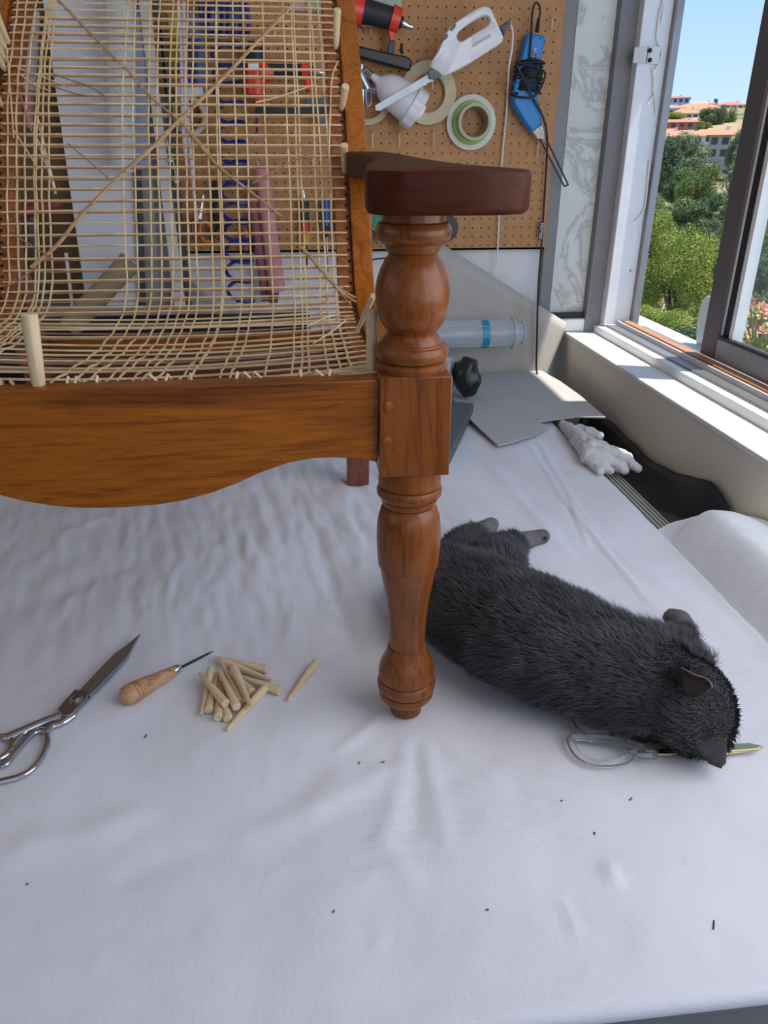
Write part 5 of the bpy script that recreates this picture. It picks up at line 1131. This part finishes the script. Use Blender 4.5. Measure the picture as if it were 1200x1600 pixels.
for a in [(1050, 148, 153, 162, 38, 222, M_tile2, M_hl, 'lilac walled house with red roof highest at the left skyline', 6), (1044, 162, 169, 187, 32, 186, M_tile, M_hl, 'lilac house with blank wall under the left skyline house', 1), (1088, 160, 171, 177, 62, 204, M_tile, M_hw, 'long house with wide orange roof in the middle of the hill', 6),
          (1070, 167, 177, 188, 30, 172, M_tile, M_hw, 'white house with orange roof and windows before the long one', 4), (1058, 185, 191, 201, 56, 140, M_tile2, M_hp, 'pink house with low red roof and dark window band', 6), (1042, 199, 213, 222, 34, 118, M_tile, M_hw, 'orange roof at the left partly behind the wide pine', 2),
          (1098, 200, 212, 224, 26, 112, M_tile, M_hw, 'orange roofed house left beside the grey gabled house', 2), (1120, 198, 211, 248, 24, 95, M_tile, M_hg, 'grey gabled house with two floors of windows beside the stile', 2, 'gable', 7, 2), (1141, 157, 164, 171, 28, 214, M_tile2, M_hw, 'house with red roof at the right skyline beside the stile', 4),
          (1128, 169, 176, 182, 20, 184, M_tile3, M_hw, 'small pale orange roof above the upper road trees', 2), (1030, 214, 226, 246, 18, 104, M_tile, M_hl, 'lilac house at the left border under an orange roof', 2), (1096, 156, 162, 168, 30, 232, M_tile3, M_hw, 'pale roofed house on the skyline behind the long one', 3),
          (1202, 164, 188, 204, 30, 150, M_tile2, M_hp, 'pinkish house seen through the sash glass, upper one', 2), (1204, 204, 218, 232, 30, 120, M_tile, M_hw, 'orange roofed house seen through the sash glass, lower one', 2)]: house(*a)
# dark car parked below the grey house
c = far(1127, 262, 84); c.z = gz(c); car = thing('car', 'dark parked car below the grey gabled house', 'car', tuple(c)); car.rotation_euler = (0, 0, -.5); ORIG[car.name] = V((0, 0, 0))
M_carp = mat('car_paint', (36, 38, 44), .25)
MB().quad_strip([[V((-.85, y, .35)), V((.85, y, .35)), V((.85, y, h1)), V((-.85, y, h1))] for y, h1 in ((-2.1, .7), (-2.0, .95), (-1.0, 1.0), (1.9, 1.0), (2.1, .8))]).build('body', M_carp, car, bevel=.06)
MB().quad_strip([[V((-w_, y, .98)), V((w_, y, .98)), V((w_ - .12, y2, 1.5)), V((-w_ + .12, y2, 1.5))] for w_, y, y2 in ((.8, -1.1, -.6), (.8, 1.8, 1.4))]).build('cabin', M_win, car, bevel=.04)
for sx_ in (-.85, .85):
    for sy_ in (-1.35, 1.35): MB().lathe([(-.12, .34), (.12, .34)], (sx_, sy_, .34), (1, 0, 0), 20).build('wheel', M_black, car)
MB().box((-.7, -2.16, .42), (.7, -2.08, .58)).build('bumper', M_hw, car)

# brush covering the slope beyond what the window frames
rb_ = random.Random(21); bm_ = MB()
for k in range(150):
    az = R(rb_.choice([rb_.uniform(39, 82), rb_.uniform(39, 82), rb_.uniform(8, 22)])); D = rb_.uniform(20, 130); c = V((D * sin(az), D * cos(az), 0)); c.z = gz(c) + .8; sz = rb_.uniform(1.2, 2.6)
    for _ in range(420):
        d = V((rb_.gauss(0, 1), rb_.gauss(0, 1), abs(rb_.gauss(0, 1)))).normalized(); p = c + V((d.x * sz, d.y * sz, d.z * sz * 1.1)) * rb_.uniform(.75, 1.05)
        u = V((rb_.gauss(0, 1), rb_.gauss(0, 1), rb_.gauss(0, 1))).normalized() * .16 * sz; w_ = d.cross(u) * .7; q0 = len(bm_.v); bm_.v += [p - u, p + w_, p + u, p - w_]; bm_.f.append((q0, q0 + 1, q0 + 2, q0 + 3))
bme = bpy.data.meshes.new('slope_brush'); bme.from_pydata([tuple(v) for v in bm_.v], [], bm_.f); bme.materials.append(L_mid)
bo = bpy.data.objects.new('slope_brush', bme); COL.objects.link(bo); tag(bo, 'dense green brush covering the slope beside the trees', 'brush', kind='stuff')

# plants and a pale plastic sheet on the outer sill
sp = MB().prism([at(a, b, 'x', 1.0) for a, b in spline([V((1087, 552, 0)), V((1088, 515, 0)), V((1091, 488, 0)), V((1099, 467, 0)), V((1108, 462, 0)), V((1122, 468, 0)), V((1136, 490, 0)), V((1144, 530, 0)), V((1146, 580, 0))], 4) for a, b in [(a, b)]] if False else [at(p.x, p.y, 'x', 1.0) for p in spline([(1087, 552, 0), (1088, 515, 0), (1091, 488, 0), (1099, 467, 0), (1108, 462, 0), (1122, 468, 0), (1136, 490, 0), (1144, 530, 0), (1146, 580, 0)], 4)], (.014, 0, 0))
o = sp.build('plastic_sheet', mat('pale_plastic', (198, 220, 224), .3), None, smooth=50, bevel=.003); tag(o, 'pale bluish rounded plastic sheet outside behind the window stile', 'sheet')
pt = thing('succulent_plant', 'pot of pink and yellow succulent rosettes outside behind the sash glass', 'plant', tuple(at(1185, 560, 'x', 1.12)))
ptc = at(1185, 560, 'x', 1.12); struct('trim_3', MB().box((.951, ptc.y - .5, ptc.z - .16), (1.28, ptc.y + .22, ptc.z - .13)), M_white); MB().lathe([(0, .06), (.10, .08), (.105, .085), (.115, .085), (.115, .07)], V((ptc.x, ptc.y, ptc.z - .13)), (0, 0, 1), 24).build('pot', mat('terracotta', (160, 92, 64), .8), pt)
for lv, nm in ((L_bright, 0),): pass
M_s1 = mat('succulent_pink', (214, 150, 128), .45, var=.15, scale=60); M_s2 = mat('succulent_yellow', (206, 190, 96), .45, var=.15, scale=60); M_s3 = mat('succulent_olive', (150, 150, 74), .45, var=.15, scale=60); M_stem = mat('plant_stem', (120, 104, 70), .8)
rr = random.Random(5)
for k, (x, y) in enumerate([(1147, 480), (1160, 478), (1172, 474), (1180, 486), (1150, 494), (1165, 496), (1192, 482), (1158, 508), (1175, 505), (1188, 500), (1200, 492), (1146, 520), (1160, 524), (1176, 522), (1192, 516), (1205, 510), (1152, 540), (1168, 540), (1184, 538), (1200, 532), (1150, 556), (1172, 556), (1195, 552), (1210, 500), (1215, 528)]):
    c = at(x, y, 'x', 1.12 + rr.uniform(-.03, .04)); nrm = V((-.3 + rr.gauss(0, .3), -.6 + rr.gauss(0, .3), .7)).normalized(); u = nrm.orthogonal().normalized(); w_ = nrm.cross(u); m = MB()
    for ring, (n_, L_, tl) in enumerate(((7, .020, .25), (6, .015, .7), (4, .009, 1.4))):
        for i in range(n_):
            a = 2 * pi * i / n_ + ring * .4; d = (u * cos(a) + w_ * sin(a)); dd = (d + nrm * tl).normalized(); sd_ = dd.cross(nrm).normalized() * L_ * .38; bb = nrm * .0018
            k0 = len(m.v); m.v += [c, c + dd * L_ * .6 + sd_, c + dd * L_, c + dd * L_ * .6 - sd_, c + dd * L_ * .55 + bb]; m.f += [(k0, k0 + 1, k0 + 4), (k0 + 1, k0 + 2, k0 + 4), (k0 + 2, k0 + 3, k0 + 4), (k0 + 3, k0, k0 + 4)]
    m.build('rosette', (M_s1, M_s2, M_s1, M_s3)[k % 4] if y < 535 else M_s3, pt, smooth=60)
    MB().tube([c, c.lerp(V((ptc.x, ptc.y, ptc.z - .02)), .9)], .0025, 6).build('stem', M_stem, pt)
